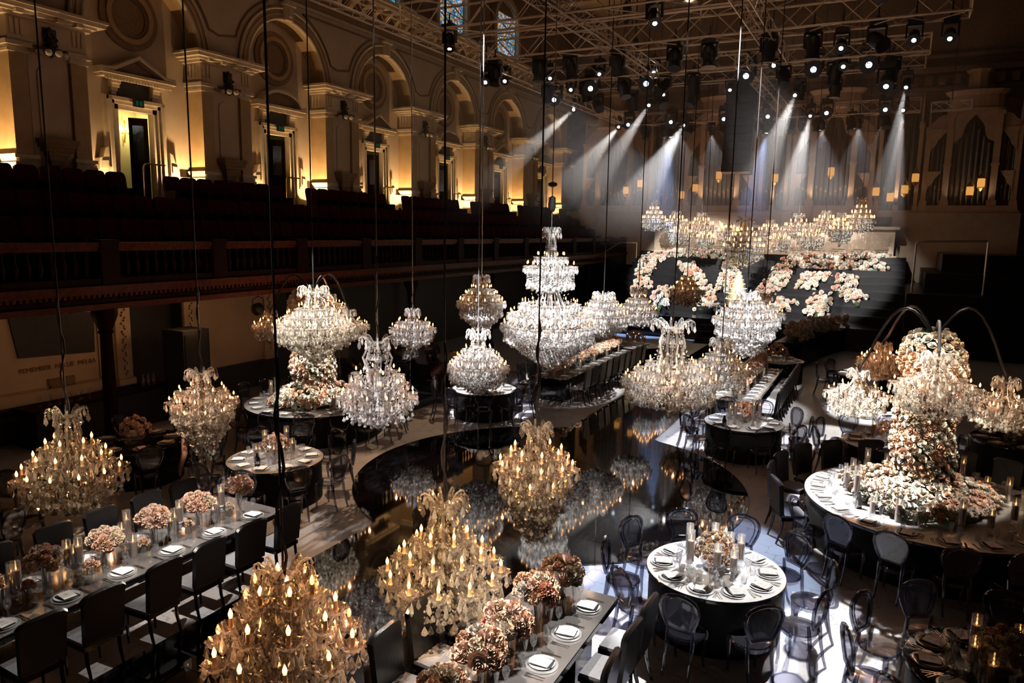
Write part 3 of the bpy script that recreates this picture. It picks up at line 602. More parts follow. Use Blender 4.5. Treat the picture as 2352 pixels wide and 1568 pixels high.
# ------------------------------------------------------------------ lighting trusses
def truss(name, label, p0, p1, w=.36, r=.024, step=.42, m=m_alu):
    p0 = Vector(p0); p1 = Vector(p1); d = p1-p0; L_ = d.length; d.normalize()
    s = Vector((0,0,1)).cross(d); s.normalize(); u = d.cross(s)
    t = thing(name, label, 'truss', p0)
    h = w/2; cs = [(-h,-h),(h,-h),(h,h),(-h,h)]
    for a, b in cs:
        q = s*a+u*b; O('chord', MB().tube([q, q+d*L_], r, 6).mesh('chord', m, True), t)
    n = max(2, int(L_/step)); 
    for f in range(4):
        a = cs[f]; b = cs[(f+1) % 4]; bm = MB()
        for k in range(n):
            x0 = L_*k/n; x1 = L_*(k+1)/n; A, B = (a,b) if k % 2 == 0 else (b,a)
            bm.tube([s*A[0]+u*A[1]+d*x0, s*B[0]+u*B[1]+d*x1], r*.5, 4, caps=False)
        O('lacing', bm.mesh('lacing', m), t, kind='stuff')
    for x in (0, L_):
        bm = MB()
        for f in range(4):
            a = cs[f]; b = cs[(f+1)%4]; bm.tube([s*a[0]+u*a[1]+d*x, s*b[0]+u*b[1]+d*x], r*.9, 4)
        O('end_frame', bm.mesh('end_frame', m), t)
    return t
TZ = 10.5
truss('long_truss','longest lighting truss running along the arched side wall',(-12.5,2.5,TZ),(-12.5,36,TZ),.4)
truss('middle_truss','lengthwise truss in the middle, above the stage runway',(-7.85,2.5,TZ),(-7.85,25.9,TZ),.42)
truss('near_truss','lengthwise truss slanting down from the top edge toward the line array',(-3.55,2.5,TZ),(-3.55,25.4,TZ),.42)
truss('far_truss','short lengthwise truss ending above the organ, beside the line array',(-4.67,24.8,TZ-.1),(-4.67,35.5,TZ-.1),.36)
truss('front_cross_truss','wide cross truss nearest the camera, at the top edge',(-12.9,18.4,TZ+.35),(1.5,18.4,TZ+.35),.8,.034,.75)
truss('second_cross_truss','wide cross truss behind the nearest one',(-12.9,22,TZ+.3),(1.3,22,TZ+.3),.75,.032,.75)
truss('third_cross_truss','cross truss carrying the row of honeycomb wash lights',(-12.6,25.9,TZ+.15),(.6,25.9,TZ+.15),.5,.03,.6)
truss('back_cross_truss','hindmost cross truss above the organ lanterns',(-13,37.5,TZ+.15),(.7,37.5,TZ+.15),.55,.03,.6)
truss('mid_cross_truss','dim cross truss between wash lights and organ',(-12.9,31,TZ+.75),(.6,31,TZ+.75),.5,.03,.6)
O('truss_hanger', MB().tube([(.75,0,.2),(.75,0,8)],.02,5).mesh('truss_hanger', m_blk), truss('side_truss','short bright white truss stub beside the dark organ tower',(1.1,37.3,TZ),(2.6,37.3,TZ+.05),.36,.026,.4,mat('white_truss',(.8,.8,.8),.4,.3,var=(.7,.7,.7))))
truss('rear_cross_truss','cross truss over the near tables',(-13.5,3.4,TZ+.5),(3,3.4,TZ+.5),.4)
truss('table_cross_truss','second cross truss over the near tables',(-13.5,8,TZ+.5),(3,8,TZ+.5),.4)
truss('floor_cross_truss','cross truss over the dance floor',(-13.5,13.2,TZ+.5),(3,13.2,TZ+.5),.4)
ms = [(-12.3,22,13.2),(-10.9,18.4,13.4),(-7.6,22,13.0),(-8.9,25.9,12.6),(-4.0,22,13),(-1.5,25.9,12.8),(-4.3,18.4,13.2),(-10.2,31,12.6)]
me_hoist = MB().lathe([(.02,.45),(.1,.4),(.14,.2),(.14,-.2),(.08,-.35),(.02,-.45)],8).mesh('hoist_body', m_blk, True)
me_hch = MB().tube([(0,0,.4),(0,0,5)],.025,5).tube([(-.25,0,-1.9),(0,0,-.35),(.25,0,-1.9)],.025,5).mesh('hoist_chain', m_blk)
for k, (x,y,z) in enumerate(ms):
    t = thing('chain_hoist', 'black chain hoist and sling lifting the trusses, %s along the rig' % ORD[k], 'hoist', (x,y,z), group='chain hoists on the trusses')
    O('hoist_body', me_hoist, t); O('hoist_chain', me_hch, t)
# ------------------------------------------------------------------ lighting fixtures
me_fb = MB().box(-.2,.2,-.16,.16,.34,.5).box(-.05,.05,-.05,.05,.5,.62).mesh('base', m_blk)
me_fy = MB().box(-.24,-.19,-.06,.06,-.05,.36).box(.19,.24,-.06,.06,-.05,.36).box(-.24,.24,-.08,.08,.3,.36).mesh('yoke', m_blk)
me_fh = MB().lathe([(.09,.26),(.15,.2),(.17,.0),(.16,-.2),(.185,-.24),(.185,-.27),(.165,-.27)],14).mesh('head', m_blk, True)
me_fl = MB().lathe([(.16,-.262),(.001,-.275)],16,cap=False).mesh('lens', m_lens)
me_fls = MB().lathe([(.105,-.262),(.001,-.285)],16,cap=False).mesh('lens', m_lens)
def honey():
    m = bpy.data.materials.new('honeycomb_led'); m.use_nodes = True; nt = m.node_tree; nt.nodes.clear(); N = nt.nodes.new; L = nt.links.new
    tc = N('ShaderNodeTexCoord'); v = N('ShaderNodeTexVoronoi'); v.inputs['Scale'].default_value = 17; v.inputs['Randomness'].default_value = .25
    L(tc.outputs['Object'], v.inputs['Vector']); r = N('ShaderNodeValToRGB'); r.color_ramp.elements[0].color = (1,1,1,1); r.color_ramp.elements[0].position = .42
    r.color_ramp.elements[1].color = (.01,.03,.06,1); r.color_ramp.elements[1].position = .62; L(v.outputs['Distance'], r.inputs['Fac'])
    mx = N('ShaderNodeMix'); mx.data_type = 'RGBA'; mx.blend_type = 'MULTIPLY'; mx.inputs[0].default_value = 1; mx.inputs[7].default_value = (.72,.88,1,1); L(r.outputs['Color'], mx.inputs[6])
    e = N('ShaderNodeEmission'); e.inputs[1].default_value = 3.2; L(mx.outputs[2], e.inputs[0]); o = N('ShaderNodeOutputMaterial'); L(e.outputs[0], o.inputs[0]); m.cycles.emission_sampling = 'NONE'; return m
m_honey = honey()
me_flw = MB().lathe([(.2,-.262),(.001,-.275)],18,cap=False).mesh('lens', m_honey)
me_fhw = MB().lathe([(.12,.2),(.2,.14),(.225,-.1),(.225,-.27),(.2,-.27)],14).mesh('head', m_blk, True)
CAMP = Vector((0,0,5))
def fixture(kind, pos, k, aim, label, group, sc=1.0, power=0, angle=10, col=(1,.96,.9)):
    t = thing('moving_head_light', label, 'stage light', pos, group=group)
    O('clamp', MB().tube([(0,0,.45),(0,0,max(.7,TZ+.45-pos[2]))],.025,6).mesh('clamp', m_blk), t); O('base', me_fb, t, sc=sc); yk = O('yoke', me_fy, t, sc=sc)
    e = look(pos, aim); h = O('head', me_fhw if kind == 'wash' else me_fh, t, (0,0,0), e, sc)
    ln = O('lens', {'wash':me_flw,'spot':me_fl,'small':me_fls}[kind], h)
    if power:
        d = (Vector(aim)-Vector(pos)).normalized()*.34*sc
        lamp('SPOT', 'beam', d, power, col, t, .06, Vector(aim)-Vector(pos), angle, .35).rotation_euler = e
    return t
wash = [(-10.12,26.0,10.16),(-8.05,26.0,10.18),(-4.67,26.0,10.18),(-2.61,26.0,10.22),(-1.03,26.0,10.23),(-12.35,37.0,10.43),(-3.04,37.0,10.49),(-0.67,37.0,10.5),(-7.58,37.0,10.46),(-5.57,37.0,10.47),(-12.5,28.1,10.25),(-10.15,37.0,10.45)]
for k, p in enumerate(wash):
    near = p[1] < 27
    fixture('wash', p, k, (p[0]*.75, p[1]-20, 4.0), 'honeycomb wash light facing the camera on the %s truss, %s counted across' % ('third cross' if near else 'hindmost', ORD[k]), 'honeycomb wash lights', 1.2 if near else 1.15)
spot = [(-12.32,22.0,9.88),(-12.66,24.0,10.3),(-11.81,26.0,10.7),(-10.96,26.0,10.23),(-9.86,26.0,10.7),(-7.84,26.0,10.6),(-8.9,31.0,10.75),(-5.83,26.0,10.7),(-6.2,31.0,10.75),(-1.6,22.3,10.03),(-1.76,26.0,10.3),(0.11,22.3,10.07),(0.91,22.3,10.03),(-0.51,26.0,9.65),(-3.77,25.5,10.4)]
for k, p in enumerate(spot):
    big = k in (9,11,12,13); fixture('spot' if big else 'small', p, k, (p[0]*.6, p[1]-14, 0), 'lit spotlight head hanging in the rig, %s from the side-wall truss' % ORD[k], 'small lit spotlights', 1.15 if k == 13 else .85)
down = [(-10.68,37.5,10.01),(-9.82,37.5,10.03),(-8.28,37.5,9.98),(-4.11,37.5,9.99),(-3.23,37.5,10.01),(-1.7,37.5,10.01),(-0.75,37.5,10.04)]
for k, p in enumerate(down):
    fixture('small', p, k, (p[0], 41.6, 3.2), 'small downlight under the hindmost truss, %s from the gallery side' % ORD[k], 'downlights over the organ', .75, 900, 55, (1,.95,.93))
# beams: (lamp, target, watts, cone)
BE = [((-9.46,31.0,10.33),(-8.47,14.91,1.9),27000,7,(1,.93,.85)), ((-12.85,31.0,10.33),(-11.6,13.0,2.6),27000,7,(1,.93,.82)), ((-12.8,36.8,10.3),(-7.95,10.8,2.0),27000,6,(1,.93,.84)),
      ((-9.51,37.0,10.27),(-7.6,17.9,2.6),36000,9,(1,.96,.92)), ((-3.71,31.0,10.35),(-3.63,14.1,2.2),27000,8,(1,.95,.88)), ((-3.72,37.0,10.43),(-3.2,20.0,1.2),33000,8,(1,.96,.92)),
      ((.06,31.0,10.44),(-1.0,20.0,.5),15000,7,(1,.96,.9)), ((.03,37.0,10.5),(-.2,24.3,.8),15000,8,(1,.96,.92))]
for k, (p, a, pw, an, c) in enumerate(BE):
    fixture('small', p, k, a, 'spotlight throwing a visible white beam down through haze, %s from the gallery side' % ORD[k], 'beam spotlights', .9, pw, an, c)
# blue stage washes, key spots, and unseen fill spots added for tables and chandeliers
KEY = [((-6.4,8,10.2),(-8.5,14.9,1.7),15000,7.5,(1,.96,.93),'spot'),((-9.4,13.2,10.2),(-12.1,13.4,1.2),9000,11,(1,.92,.82),'spot'),((1.6,8,10.2),(1.0,13.2,1.3),3600,12,(1,.86,.74),'spot'),((-6.5,3.4,10.2),(-3.1,6.0,.9),6500,13,(1,.88,.78),'spot'),((-4.5,3.4,10.2),(-8.4,6.2,.9),4200,14,(1,.88,.78),'spot'),((-1.6,3.4,10.2),(-1.65,9.0,.95),3600,6,(1,.9,.8),'spot'),((-5.8,8,10.2),(-4.42,4.4,1.3),12000,11,(1,.5,.26),'spot'),((-6.0,8,10.2),(-4.3,6.5,1.2),1800,11,(1,.62,.34),'spot'),((-1.0,8,10.2),(1.6,13.2,2.4),2200,10,(1,.72,.46),'spot'),((-3.0,8,10.2),(-.25,13.7,2.3),2400,7,(1,.8,.6),'spot'),((-3.55,13.2,10.2),(-3.36,17.6,1.8),3000,9,(1,.82,.66),'spot'),((-6.0,13.2,10.2),(-8.5,22,.75),6000,14,(1,.95,.9),'spot'),((-9.0,13.2,10.2),(-8.4,10.4,0),1900,34,(1,.6,.34),'spot'),((-11.5,18.4,10.2),(-9.3,15.0,0),1000,30,(1,.66,.4),'spot'),((-10.15,37.0,9.9),(-10.6,35.5,0),9000,26,(.30,.5,1),'wash'),
       ((-5.57,37.0,9.9),(-6.6,35.5,0),9000,24,(.30,.5,1),'wash'),
       ((-.6,18.4,10.2),(-1.65,9.07,.75),38000,10.5,(1,.96,.93),'spot'),
       ((-4.6,13.2,10.2),(-.15,13.0,1.05),38000,14,(1,.96,.93),'spot'),
       ((.9,18.4,10.2),(-.05,9.3,0),15000,9,(1,.96,.93),'spot'),
       ((-6.5,8,10.2),(-4.2,18.8,0),12000,15,(.68,.8,1),'spot'),
       ((-5.6,18.4,10.2),(-2.4,10.9,0),11000,18,(.55,.7,1),'spot'),
       ((-1.2,13.2,10.2),(-3.2,20.8,.75),9000,17,(1,.96,.93),'spot'),
       ((-1.6,8,10.2),(-2.63,16.87,.75),3500,9,(1,.96,.93),'spot'),
       ((-6.4,8,10.2),(-9.0,15.8,1.8),30800,11,(1,.96,.93),'spot'),
       ((-5.0,8,10.2),(-7.8,17.7,2.8),45600,13,(1,.96,.93),'spot'),
       ((-4.4,8,10.2),(-6.8,20.4,2.7),22800,8,(1,.96,.93),'spot'),
       ((-2.6,8,10.2),(-3.3,20.4,2.5),25600,9,(1,.96,.93),'spot'),
       ((-6.6,3.4,10.2),(-7.9,10.3,1.9),10400,9,(1,.93,.92),'spot'),
       ((-9.6,8,10.2),(-11.4,16.4,2.2),10800,7,(1,.94,.92),'spot'),
       ((-9.0,3.4,10.2),(-11.05,9.1,1.5),6720,7,(1,.72,.54),'spot'),
       ((-9.6,2.9,10.2),(-10.7,6.4,1.2),5120,8,(1,.70,.46),'spot'),
       ((-3.0,3.4,10.2),(-4.05,8.7,1.5),8160,9,(1,.73,.54),'spot'),
       ((-2.6,3.4,10.2),(-4.19,6.6,1.1),9750,11,(1,.62,.34),'spot'),
       ((-3.0,8,10.2),(-3.65,14.1,2.1),13600,10,(1,.84,.74),'spot'),
       ((-9.4,13.2,10.2),(-8.4,7.3,.75),5500,11,(1,.96,.93),'spot'),
       ((-9.0,13.2,10.2),(-8.4,5.0,.75),2200,13,(1,.9,.82),'spot'),
       ((-2.5,13.2,10.2),(-3.05,6.7,.75),6000,14,(1,.96,.93),'spot'),
       ((-2.0,13.2,10.2),(-3.1,4.6,.75),3500,14,(1,.92,.86),'spot'),
       ((-10.0,3.4,10.2),(-9.8,9.65,.8),2600,8,(1,.95,.9),'spot'),
       ((-8.6,8,10.2),(-11.2,12.4,2.5),17600,13,(1,.93,.84),'spot'),
       ((-9.4,8,10.2),(-12.2,13.0,.8),3500,16,(1,.93,.84),'spot'),
       ((-2.4,8,10.2),(.7,13.2,1.7),12000,12,(1,.84,.68),'spot'),
       ((-.2,8,10.2),(.9,13.0,2.6),900,16,(1,.84,.68),'spot'),
       ((1.0,18.4,10.2),(.9,16.7,.75),2200,12,(1,.96,.93),'spot'),
       ((-9.2,13.2,10.2),(-9.6,41.2,2.6),45000,15,(1,.95,.92),'spot'),((-3.6,13.2,10.2),(-2.9,41.0,2.6),45000,15,(1,.95,.92),'spot')]
for k, (p, a, pw, an, c, kd) in enumerate(KEY):
    fixture(kd, p, k, a, 'key-and-fill spotlight aimed at tables and chandeliers, %s in the key row' % nth(k), 'key spotlights', .9, pw, an, c)
# dark unlit heads filling the rig
rng = random.Random(3)
for (y, z) in ((22,10.05),(25.9,10.05),(31,10.45),(37.5,10.05)):
    for k in range(9):
        x = -12+k*1.42+rng.uniform(-.3,.3)
        t = thing('dark_moving_head', 'unlit black moving head, %s along the %s truss' % (nth(k), {22:'second cross',25.9:'wash-light',31:'mid cross',37.5:'hindmost'}[y]), 'stage light', (x,y+.3,z), group='unlit moving heads on the rig')
        O('clamp', MB().tube([(0,0,.45),(0,0,.85)],.025,6).mesh('clamp', m_blk), t); O('base', me_fb, t); O('yoke', me_fy, t); O('head', me_fh, t, rot=(radians(rng.uniform(-60,30)),0,rng.uniform(-1,1)), sc=1.15)
# warm lamps added above the rig to brighten the trusses
for k, (x,y) in enumerate(((-11.6,16.5),(-9.5,20.2),(-5.5,20.2),(-2.2,20.4),(-6.2,24),(-10.5,28.5),(-4.4,29),(-1.5,24))):
    t = thing('truss_warmer', 'added dim warm fill lamp above the lighting trusses, %s from the camera' % ORD[k], 'fill lamp', (x,y,12.1))
    O('warmer_rod', MB().tube([(0,0,.2),(0,0,6.4)],.02,5).mesh('warmer_rod', m_blk), t); O('warmer_bowl', MB().lathe([(.02,.2),(.2,.12),(.28,0),(.26,0)],12).mesh('warmer_bowl', m_blk, True), t)
    lamp('POINT', 'warmer_light', (0,0,-.1), 11, (1,.62,.38), t, .15)
# line array
la = thing('line_array', 'tall dark hanging line-array loudspeaker in front of the organ', 'loudspeaker', (-6.1,33,0))
me_cab = MB().prism([(-.28,-.155),(.28,-.155),(.28,.155),(-.28,.155)],-.42,.42,'x').mesh('cabinet', m_blk)
me_gr = MB().box(-.36,.36,-.3,-.28,-.12,.12).mesh('grille', mat('speaker_grille',(.05,.05,.05),.7,var=(.03,.03,.03),vs=60))
for k in range(11):
    cb = O('cabinet', me_cab, la, (0,.02*k-.002*k*k*2,10.9-k*.32), (radians(-.6*k),0,0), (1.4,1,1)); O('grille', me_gr, cb)
O('array_frame', MB().box(-.5,.5,-.3,.3,11.1,11.2).tube([(0,0,11.2),(0,0,15)],.02,5).mesh('array_frame', m_blk), la)
# haze that makes the beams visible
hz = bpy.data.materials.new('stage_haze'); hz.use_nodes = True; nt = hz.node_tree; nt.nodes.clear()
vs_ = nt.nodes.new('ShaderNodeVolumeScatter'); vs_.inputs['Density'].default_value = .0135; vs_.inputs['Color'].default_value = (.95,.96,1,1); vs_.inputs['Anisotropy'].default_value = .2
tc = nt.nodes.new('ShaderNodeTexCoord'); sx = nt.nodes.new('ShaderNodeSeparateXYZ'); nt.links.new(tc.outputs['Object'], sx.inputs[0])
def fade(ax, a, b):
    q = nt.nodes.new('ShaderNodeMapRange'); q.interpolation_type = 'SMOOTHSTEP'; q.inputs['From Min'].default_value = a; q.inputs['From Max'].default_value = b; nt.links.new(sx.outputs[ax], q.inputs['Value']); return q.outputs[0]
def mul(a, b):
    q = nt.nodes.new('ShaderNodeMath'); q.operation = 'MULTIPLY'
    for i, s_ in enumerate((a, b)):
        if isinstance(s_, float): q.inputs[i].default_value = s_
        else: nt.links.new(s_, q.inputs[i])
    return q.outputs[0]
nt.links.new(mul(mul(fade('Y', 18.5, 31.), fade('Z', 4.2, 7.2)), .017), vs_.inputs['Density'])   # thicker toward the stage and the rig
oo = nt.nodes.new('ShaderNodeOutputMaterial'); nt.links.new(vs_.outputs[0], oo.inputs['Volume'])
h = O('haze', MB().box(-19.2,2.4,18.4,42.5,4.2,12.4).mesh('haze', hz), kind='stuff'); h['label'] = 'thin haze hanging under the lighting rig before the organ'
# ------------------------------------------------------------------ chandeliers
WARM = (1,.42,.2)
def strand(bm, x, y, z0, z1, r=.012, drop=.07, rnd=random):
    n = max(2, int((z0-z1)/(r*3.9))); ph = rnd.uniform(0,1.5)
    for k in range(n): bm.bead((x,y,z0-(z0-z1)*(k+.5)/n), r*(.85 if k % 3 else 1.15), ph)
    if drop: bm.drop((x,y,z1), drop*.40, drop*1.1, 5, ph)
def arm_mesh(r, dz, s, m):                  # S-arm from the hub (0,0) to (r,0,dz)
    pts = [(.06*s,0,dz-.10*s)] + [(r*t, 0, dz-.10*s-.22*s*sin(t*pi)*(1-t*.35)+.10*s*t*t) for t in (.2,.4,.6,.8,.93)] + [(r,0,dz-.02*s)]
    return MB().tube(pts, [.018*s,.02*s,.018*s,.016*s,.014*s,.012*s,.012*s], 6).mesh('arm', m, True)
def bits(s, m, tag_):
    bm = MB(); n = 16; rows_ = ((.012,-.03,0),(.045,-.022,.0),(.078,.008,.10),(.098,.036,.22))
    vs = [(r*s*(1+w*(.5 if j % 2 else -.5))*cos(2*pi*j/n), r*s*(1+w*(.5 if j % 2 else -.5))*sin(2*pi*j/n), z*s) for r, z, w in rows_ for j in range(n)]
    bm.add(vs, [(i*n+j, i*n+(j+1)%n, (i+1)*n+(j+1)%n, (i+1)*n+j) for i in range(3) for j in range(n)]); dish = bm.mesh('candle_dish', m)
    slv = MB().lathe([(.020*s,0),(.026*s,.02*s),(.018*s,.03*s),(.016*s,.09*s)], 8).mesh('candle_sleeve', m_slv, True)
    blb = MB().lathe([(.008*s,.085*s),(.016*s,.105*s),(.018*s,.12*s),(.012*s,.142*s),(.002*s,.165*s)], 8).mesh('bulb', m_bulb, True)
    bm = MB(); rn = random.Random(5)
    for k in range(7):
        g = 2*pi*k/7; x, y = .10*s*cos(g), .10*s*sin(g)
        bm.bead((x,y,.02*s),.014*s); bm.drop((x,y,.0), .027*s, .12*s+.04*s*(k%2), 5, g)
    bm.bead((0,0,-.05*s),.02*s); bm.drop((0,0,-.07*s),.03*s,.15*s,6)
    pen = bm.mesh('pendant_cluster', m)
    return dish, slv, blb, pen
def crown_mesh(r, h, n, s, m, rn):
    """curled crown arms with hanging drops"""
    bm = MB()
    for k in range(n):
        g = 2*pi*k/n; c, q = cos(g), sin(g)
        P_ = [(.25*r,0),(.42*r,.35*h),(.62*r,.8*h),(.85*r,1.0*h),(1.0*r,.88*h),(1.04*r,.7*h)]
        bm.tube([(c*a, q*a, b) for a,b in P_], [.009*s,.011*s,.011*s,.010*s,.009*s,.006*s], 5)
        bm.bead((c*1.04*r,q*1.04*r,.62*h),.016*s); bm.drop((c*1.04*r,q*1.04*r,.58*h), .03*s, .14*s, 5, g)
        bm.drop((c*.86*r,q*.86*r,.95*h), .022*s, .12*s, 4, g); bm.drop((c*.66*r,q*.66*r,.75*h), .022*s, .13*s, 4, g); bm.drop((c*.45*r,q*.45*r,.4*h), .022*s, .13*s, 4, g)
        for q2 in range(5): bm.bead((c*(.3+.14*q2)*r, q*(.3+.14*q2)*r, (.15+.2*q2)*h), .017*s)
    bm.lathe([(.2*r,-.02*s),(.45*r,.0),(.5*r,.03*s),(.22*r,.05*s)], 10)
    for k in range(n*2):
        g = pi*k/n; strand(bm, .5*r*cos(g), .5*r*sin(g), 0, -.16*s, .011*s, .07*s, rn)
    return bm.mesh('crown', m)
def chandelier(name, label, loc, R, up, dn, tiers, lod, m, skirts=(), bars=6, crown=.4, s=1.0, watts=40, pts=4, cable=16., seed=1, belly=0., sleeve=0., group=None, ball=True, cab_m=None, white=0):
    """loc: centre of the widest candle ring. tiers: (height/R, radius/R, arms). skirts: (r0,z0,r1,z1,rings,drop) as fractions of R"""
    rn = random.Random(seed)
    t = thing(name, label, 'chandelier', loc, rn.uniform(0,1), group)
    zt = up*R; zb = -dn*R; ch = .24*R
    # stem of stacked glass balusters
    pr = []; n = 9
    for k in range(n+1):
        z = zb+.1*R+(zt-ch-zb-.1*R)*k/n
        pr += [(.025*R,z),(.06*R+.025*R*(k%2),z+.035*R),(.03*R,z+.07*R)]
    O('stem', MB().lathe(pr, 8).mesh('stem', m), t)
    O('crown', crown_mesh(crown*R, ch, 10 if lod < 2 else 6, s, m, rn), t, (0,0,zt-ch))
    # curved bars from the crown to the ring
    r_top = .2*R; bm = MB()
    ztop = zt-ch; z_ring = tiers[0][0]*R
    for k in range(bars):
        g = 2*pi*k/bars; c, q = cos(g), sin(g)
        P_ = [(crown*.45*R, ztop), ((crown*.6+belly)*R, ztop-.25*(ztop-z_ring)), ((crown*.5+belly*.4)*R, ztop-.5*(ztop-z_ring)), (.30*R, ztop-.75*(ztop-z_ring)), (.5*R, z_ring-.05*R)]
        pts_ = [(c*a,q*a,b) for a,b in P_]
        if lod < 1: O('frame_bar', MB().tube(pts_, .016*s, 6).mesh('frame_bar', m, True), t)
        else: bm.tube(pts_, .016*s, 5)
        for k2 in range(4):
            a, b = P_[k2+1][0]*.9, P_[k2+1][1]
            if lod < 2: strand(bm, c*a, q*a, b, b-.12*s, .012*s, .08*s, rn)
    if bm.v: O('bar_crystals' if lod < 1 else 'frame_bars', bm.mesh('bar_crystals', m), t, kind='stuff')
    # swags of beads from crown to the rings
    bm = MB(); nsw = 8 if lod < 2 else 6
    for tz, tr, na in tiers[:2]:
        for k in range(nsw):
            g = 2*pi*(k+.5)/nsw; L_ = 12 if lod < 2 else 7
            for i in range(L_+1):
                u = i/L_; rr = (crown*.5+(tr*.8-crown*.5)*u**1.6)*R; z = (zt-ch)*(1-u)+tz*R*u-.10*R*sin(pi*u)
                bm.bead((rr*cos(g), rr*sin(g), z), .014*s)
    O('bead_swags', bm.mesh('bead_swags', m), t, kind='stuff')
    dish, slv, blb, pen = bits(s*(1 if lod == 0 else .82), m, lod)
    allb = MB(); allc = MB()
    for ti, (tz, tr, na) in enumerate(tiers):
        am = arm_mesh(tr*R, 0, s, m)
        for k in range(na):
            g = 2*pi*(k+.5*(ti % 2))/na
            if lod == 0:
                A = O('arm', am, t, (0,0,tz*R), (0,0,g)); p = (tr*R,0,0)
                O('candle_dish', dish, A, p); O('candle_sleeve', slv, A, p); O('bulb', blb, A, p); O('pendant_cluster', pen, A, p, kind='stuff')
            elif lod == 1:
                A = O('arm', am, t, (0,0,tz*R), (0,0,g)); p = (tr*R,0,0)
                O('candle_dish', dish, A, p); O('bulb', blb, A, p); O('pendant_cluster', pen, A, p, kind='stuff')
            else:
                x, y = tr*R*cos(g), tr*R*sin(g)
                o0 = len(allb.v); allb.lathe([(.010*s,.06*s),(.020*s,.09*s),(.018*s,.13*s),(.003*s,.17*s)], 5, (x,y,tz*R))
                allc.tube([(0,0,tz*R-.1*s),(x*.5,y*.5,tz*R-.16*s),(x,y,tz*R)], .014*s, 4); allc.lathe([(.02*s,-.02*s),(.09*s,.02*s)],6,(x,y,tz*R))
                for q in range(3): allc.drop((x+.06*s*cos(q*2.1),y+.06*s*sin(q*2.1),tz*R), .03*s, .14*s, 4)
    if allb.v: O('bulb_ring', allb.mesh('bulb_ring', m_bulb, True), t, kind='stuff'); O('arm_ring', allc.mesh('arm_ring', m), t, kind='stuff')
    # ring of drops under each tier
    bm = MB()
    for tz, tr, na in tiers:
        k_n = na*2
        for k in range(k_n):
            g = 2*pi*k/k_n+.1
            for f, l in ((.96,.14),(.72,.2),(.5,.16)):
                x, y = tr*R*f*cos(g+f), tr*R*f*sin(g+f); strand(bm, x, y, tz*R-.10*s, tz*R-.10*s-l*s*rn.uniform(.7,1.3), .013*s, (.10 if lod == 0 else .075)*s, rn)
    for (r0,z0,r1,z1,rings,dl) in skirts:
        for j in range(rings):
            u = j/max(1,rings-1); r = (r0+(r1-r0)*u)*R; z = (z0+(z1-z0)*u)*R
            k_n = max(6, int(2*pi*r/(.056*s if lod < 2 else .09*s)))
            for k in range(k_n):
                g = 2*pi*(k+.5*(j%2))/k_n
                strand(bm, r*cos(g), r*sin(g), z, z-dl*R*rn.uniform(.8,1.2), (.011 if lod < 2 else .017)*s, (.075 if lod < 2 else .085)*s, rn)
    # core cluster down to the finial
    n_c = 9 if lod < 2 else 5
    for k in range(n_c):
        g = 2*pi*k/n_c; strand(bm, .14*R*cos(g), .14*R*sin(g), -.15*R, zb+.22*R+rn.uniform(0,.15)*R, .016*s, .11*s, rn)
    O('crystal_strands', bm.mesh('crystal_strands', m), t, kind='stuff')
    if ball: O('ball_finial', MB().ball((0,0,zb+.03*R), .055*R, 10, 7).mesh('ball_finial', m), t)
    # cable and twisted cord
    O('cable', MB().tube([(0,0,zt-.05),(0,0,cable-loc[2])], .011 if lod < 1 else .014, 6).mesh('cable', cab_m or m_cable, True), t)
    if sleeve:
        c2 = MB().tube([(.03*sin(i*1.3), .03*cos(i*.9), zt-.1+sleeve*i/12) for i in range(13)], .014, 5)
        O('power_cord', c2.mesh('power_cord', m_cable, True), t)
    # what the candles give
    tz, tr, na = tiers[0]
    pts = min(3, pts)
    for k in range(pts):
        g = 2*pi*int(k*na/pts)/na; lamp('POINT', 'candle_light', (tr*R*cos(g), tr*R*sin(g), tz*R+.16*s), watts*.42/pts, WARM, t, .022)
    return t
MT = [(0,1,12),(.34,.68,8),(.66,.42,6)]
DN = [(0,1,16),(.3,.74,12),(.58,.46,8)]
CH = chandelier
CH('chandelier','golden crystal chandelier nearest the camera, cut by the bottom edge',(-4.42,4.40,1.36),.59,1.30,1.25,[(0,1,10),(.42,.74,8),(.82,.42,6)],0,m_crn,[(.8,-.15,.25,-.5,4,.22)],6,.42,1.15,30,5,seed=11,belly=.1,sleeve=1.9)
CH('chandelier','golden chandelier beside the near mirrored table, over the dance floor',(-4.19,6.62,1.14),.642,1.46,1.05,[(0,1,12),(.33,.70,9),(.62,.40,6)],0,m_crn,[(.78,-.18,.2,-.45,5,.22)],8,.4,1.1,34,5,seed=12,belly=.03,sleeve=1.8)
CH('chandelier','long tapering chandelier hanging over the middle of the dance floor',(-4.05,8.73,1.78),.50,1.28,2.1,[(0,1,10),(.34,.7,8),(-.5,.82,8),(-.95,.55,6)],0,m_crn,[(.95,-.1,.8,-.5,4,.3),(.8,-.6,.45,-1.1,5,.35),(.45,-1.2,.2,-1.6,4,.35)],6,.42,1.05,34,4,seed=13,sleeve=1.5)
CH('chandelier','wide golden chandelier at the dark edge beyond the floral mirrored table',(-10.66,6.41,1.26),.681,1.5,.98,[(0,1,12),(.32,.70,9),(.62,.44,6)],0,m_crn,[(.82,-.15,.2,-.42,5,.2)],8,.4,1.15,34,4,seed=14,sleeve=1.9)
CH('chandelier','narrow tapering chandelier beside the seated guest, under the gallery columns',(-11.05,9.14,1.78),.55,1.1,2.0,[(0,1,10),(.3,.72,8),(-.4,.85,8)],1,m_crw,[(.95,-.1,.75,-.5,4,.28),(.75,-.55,.4,-1.1,5,.32),(.4,-1.15,.18,-1.55,3,.32)],6,.48,1.1,50,4,seed=15,sleeve=1.6)
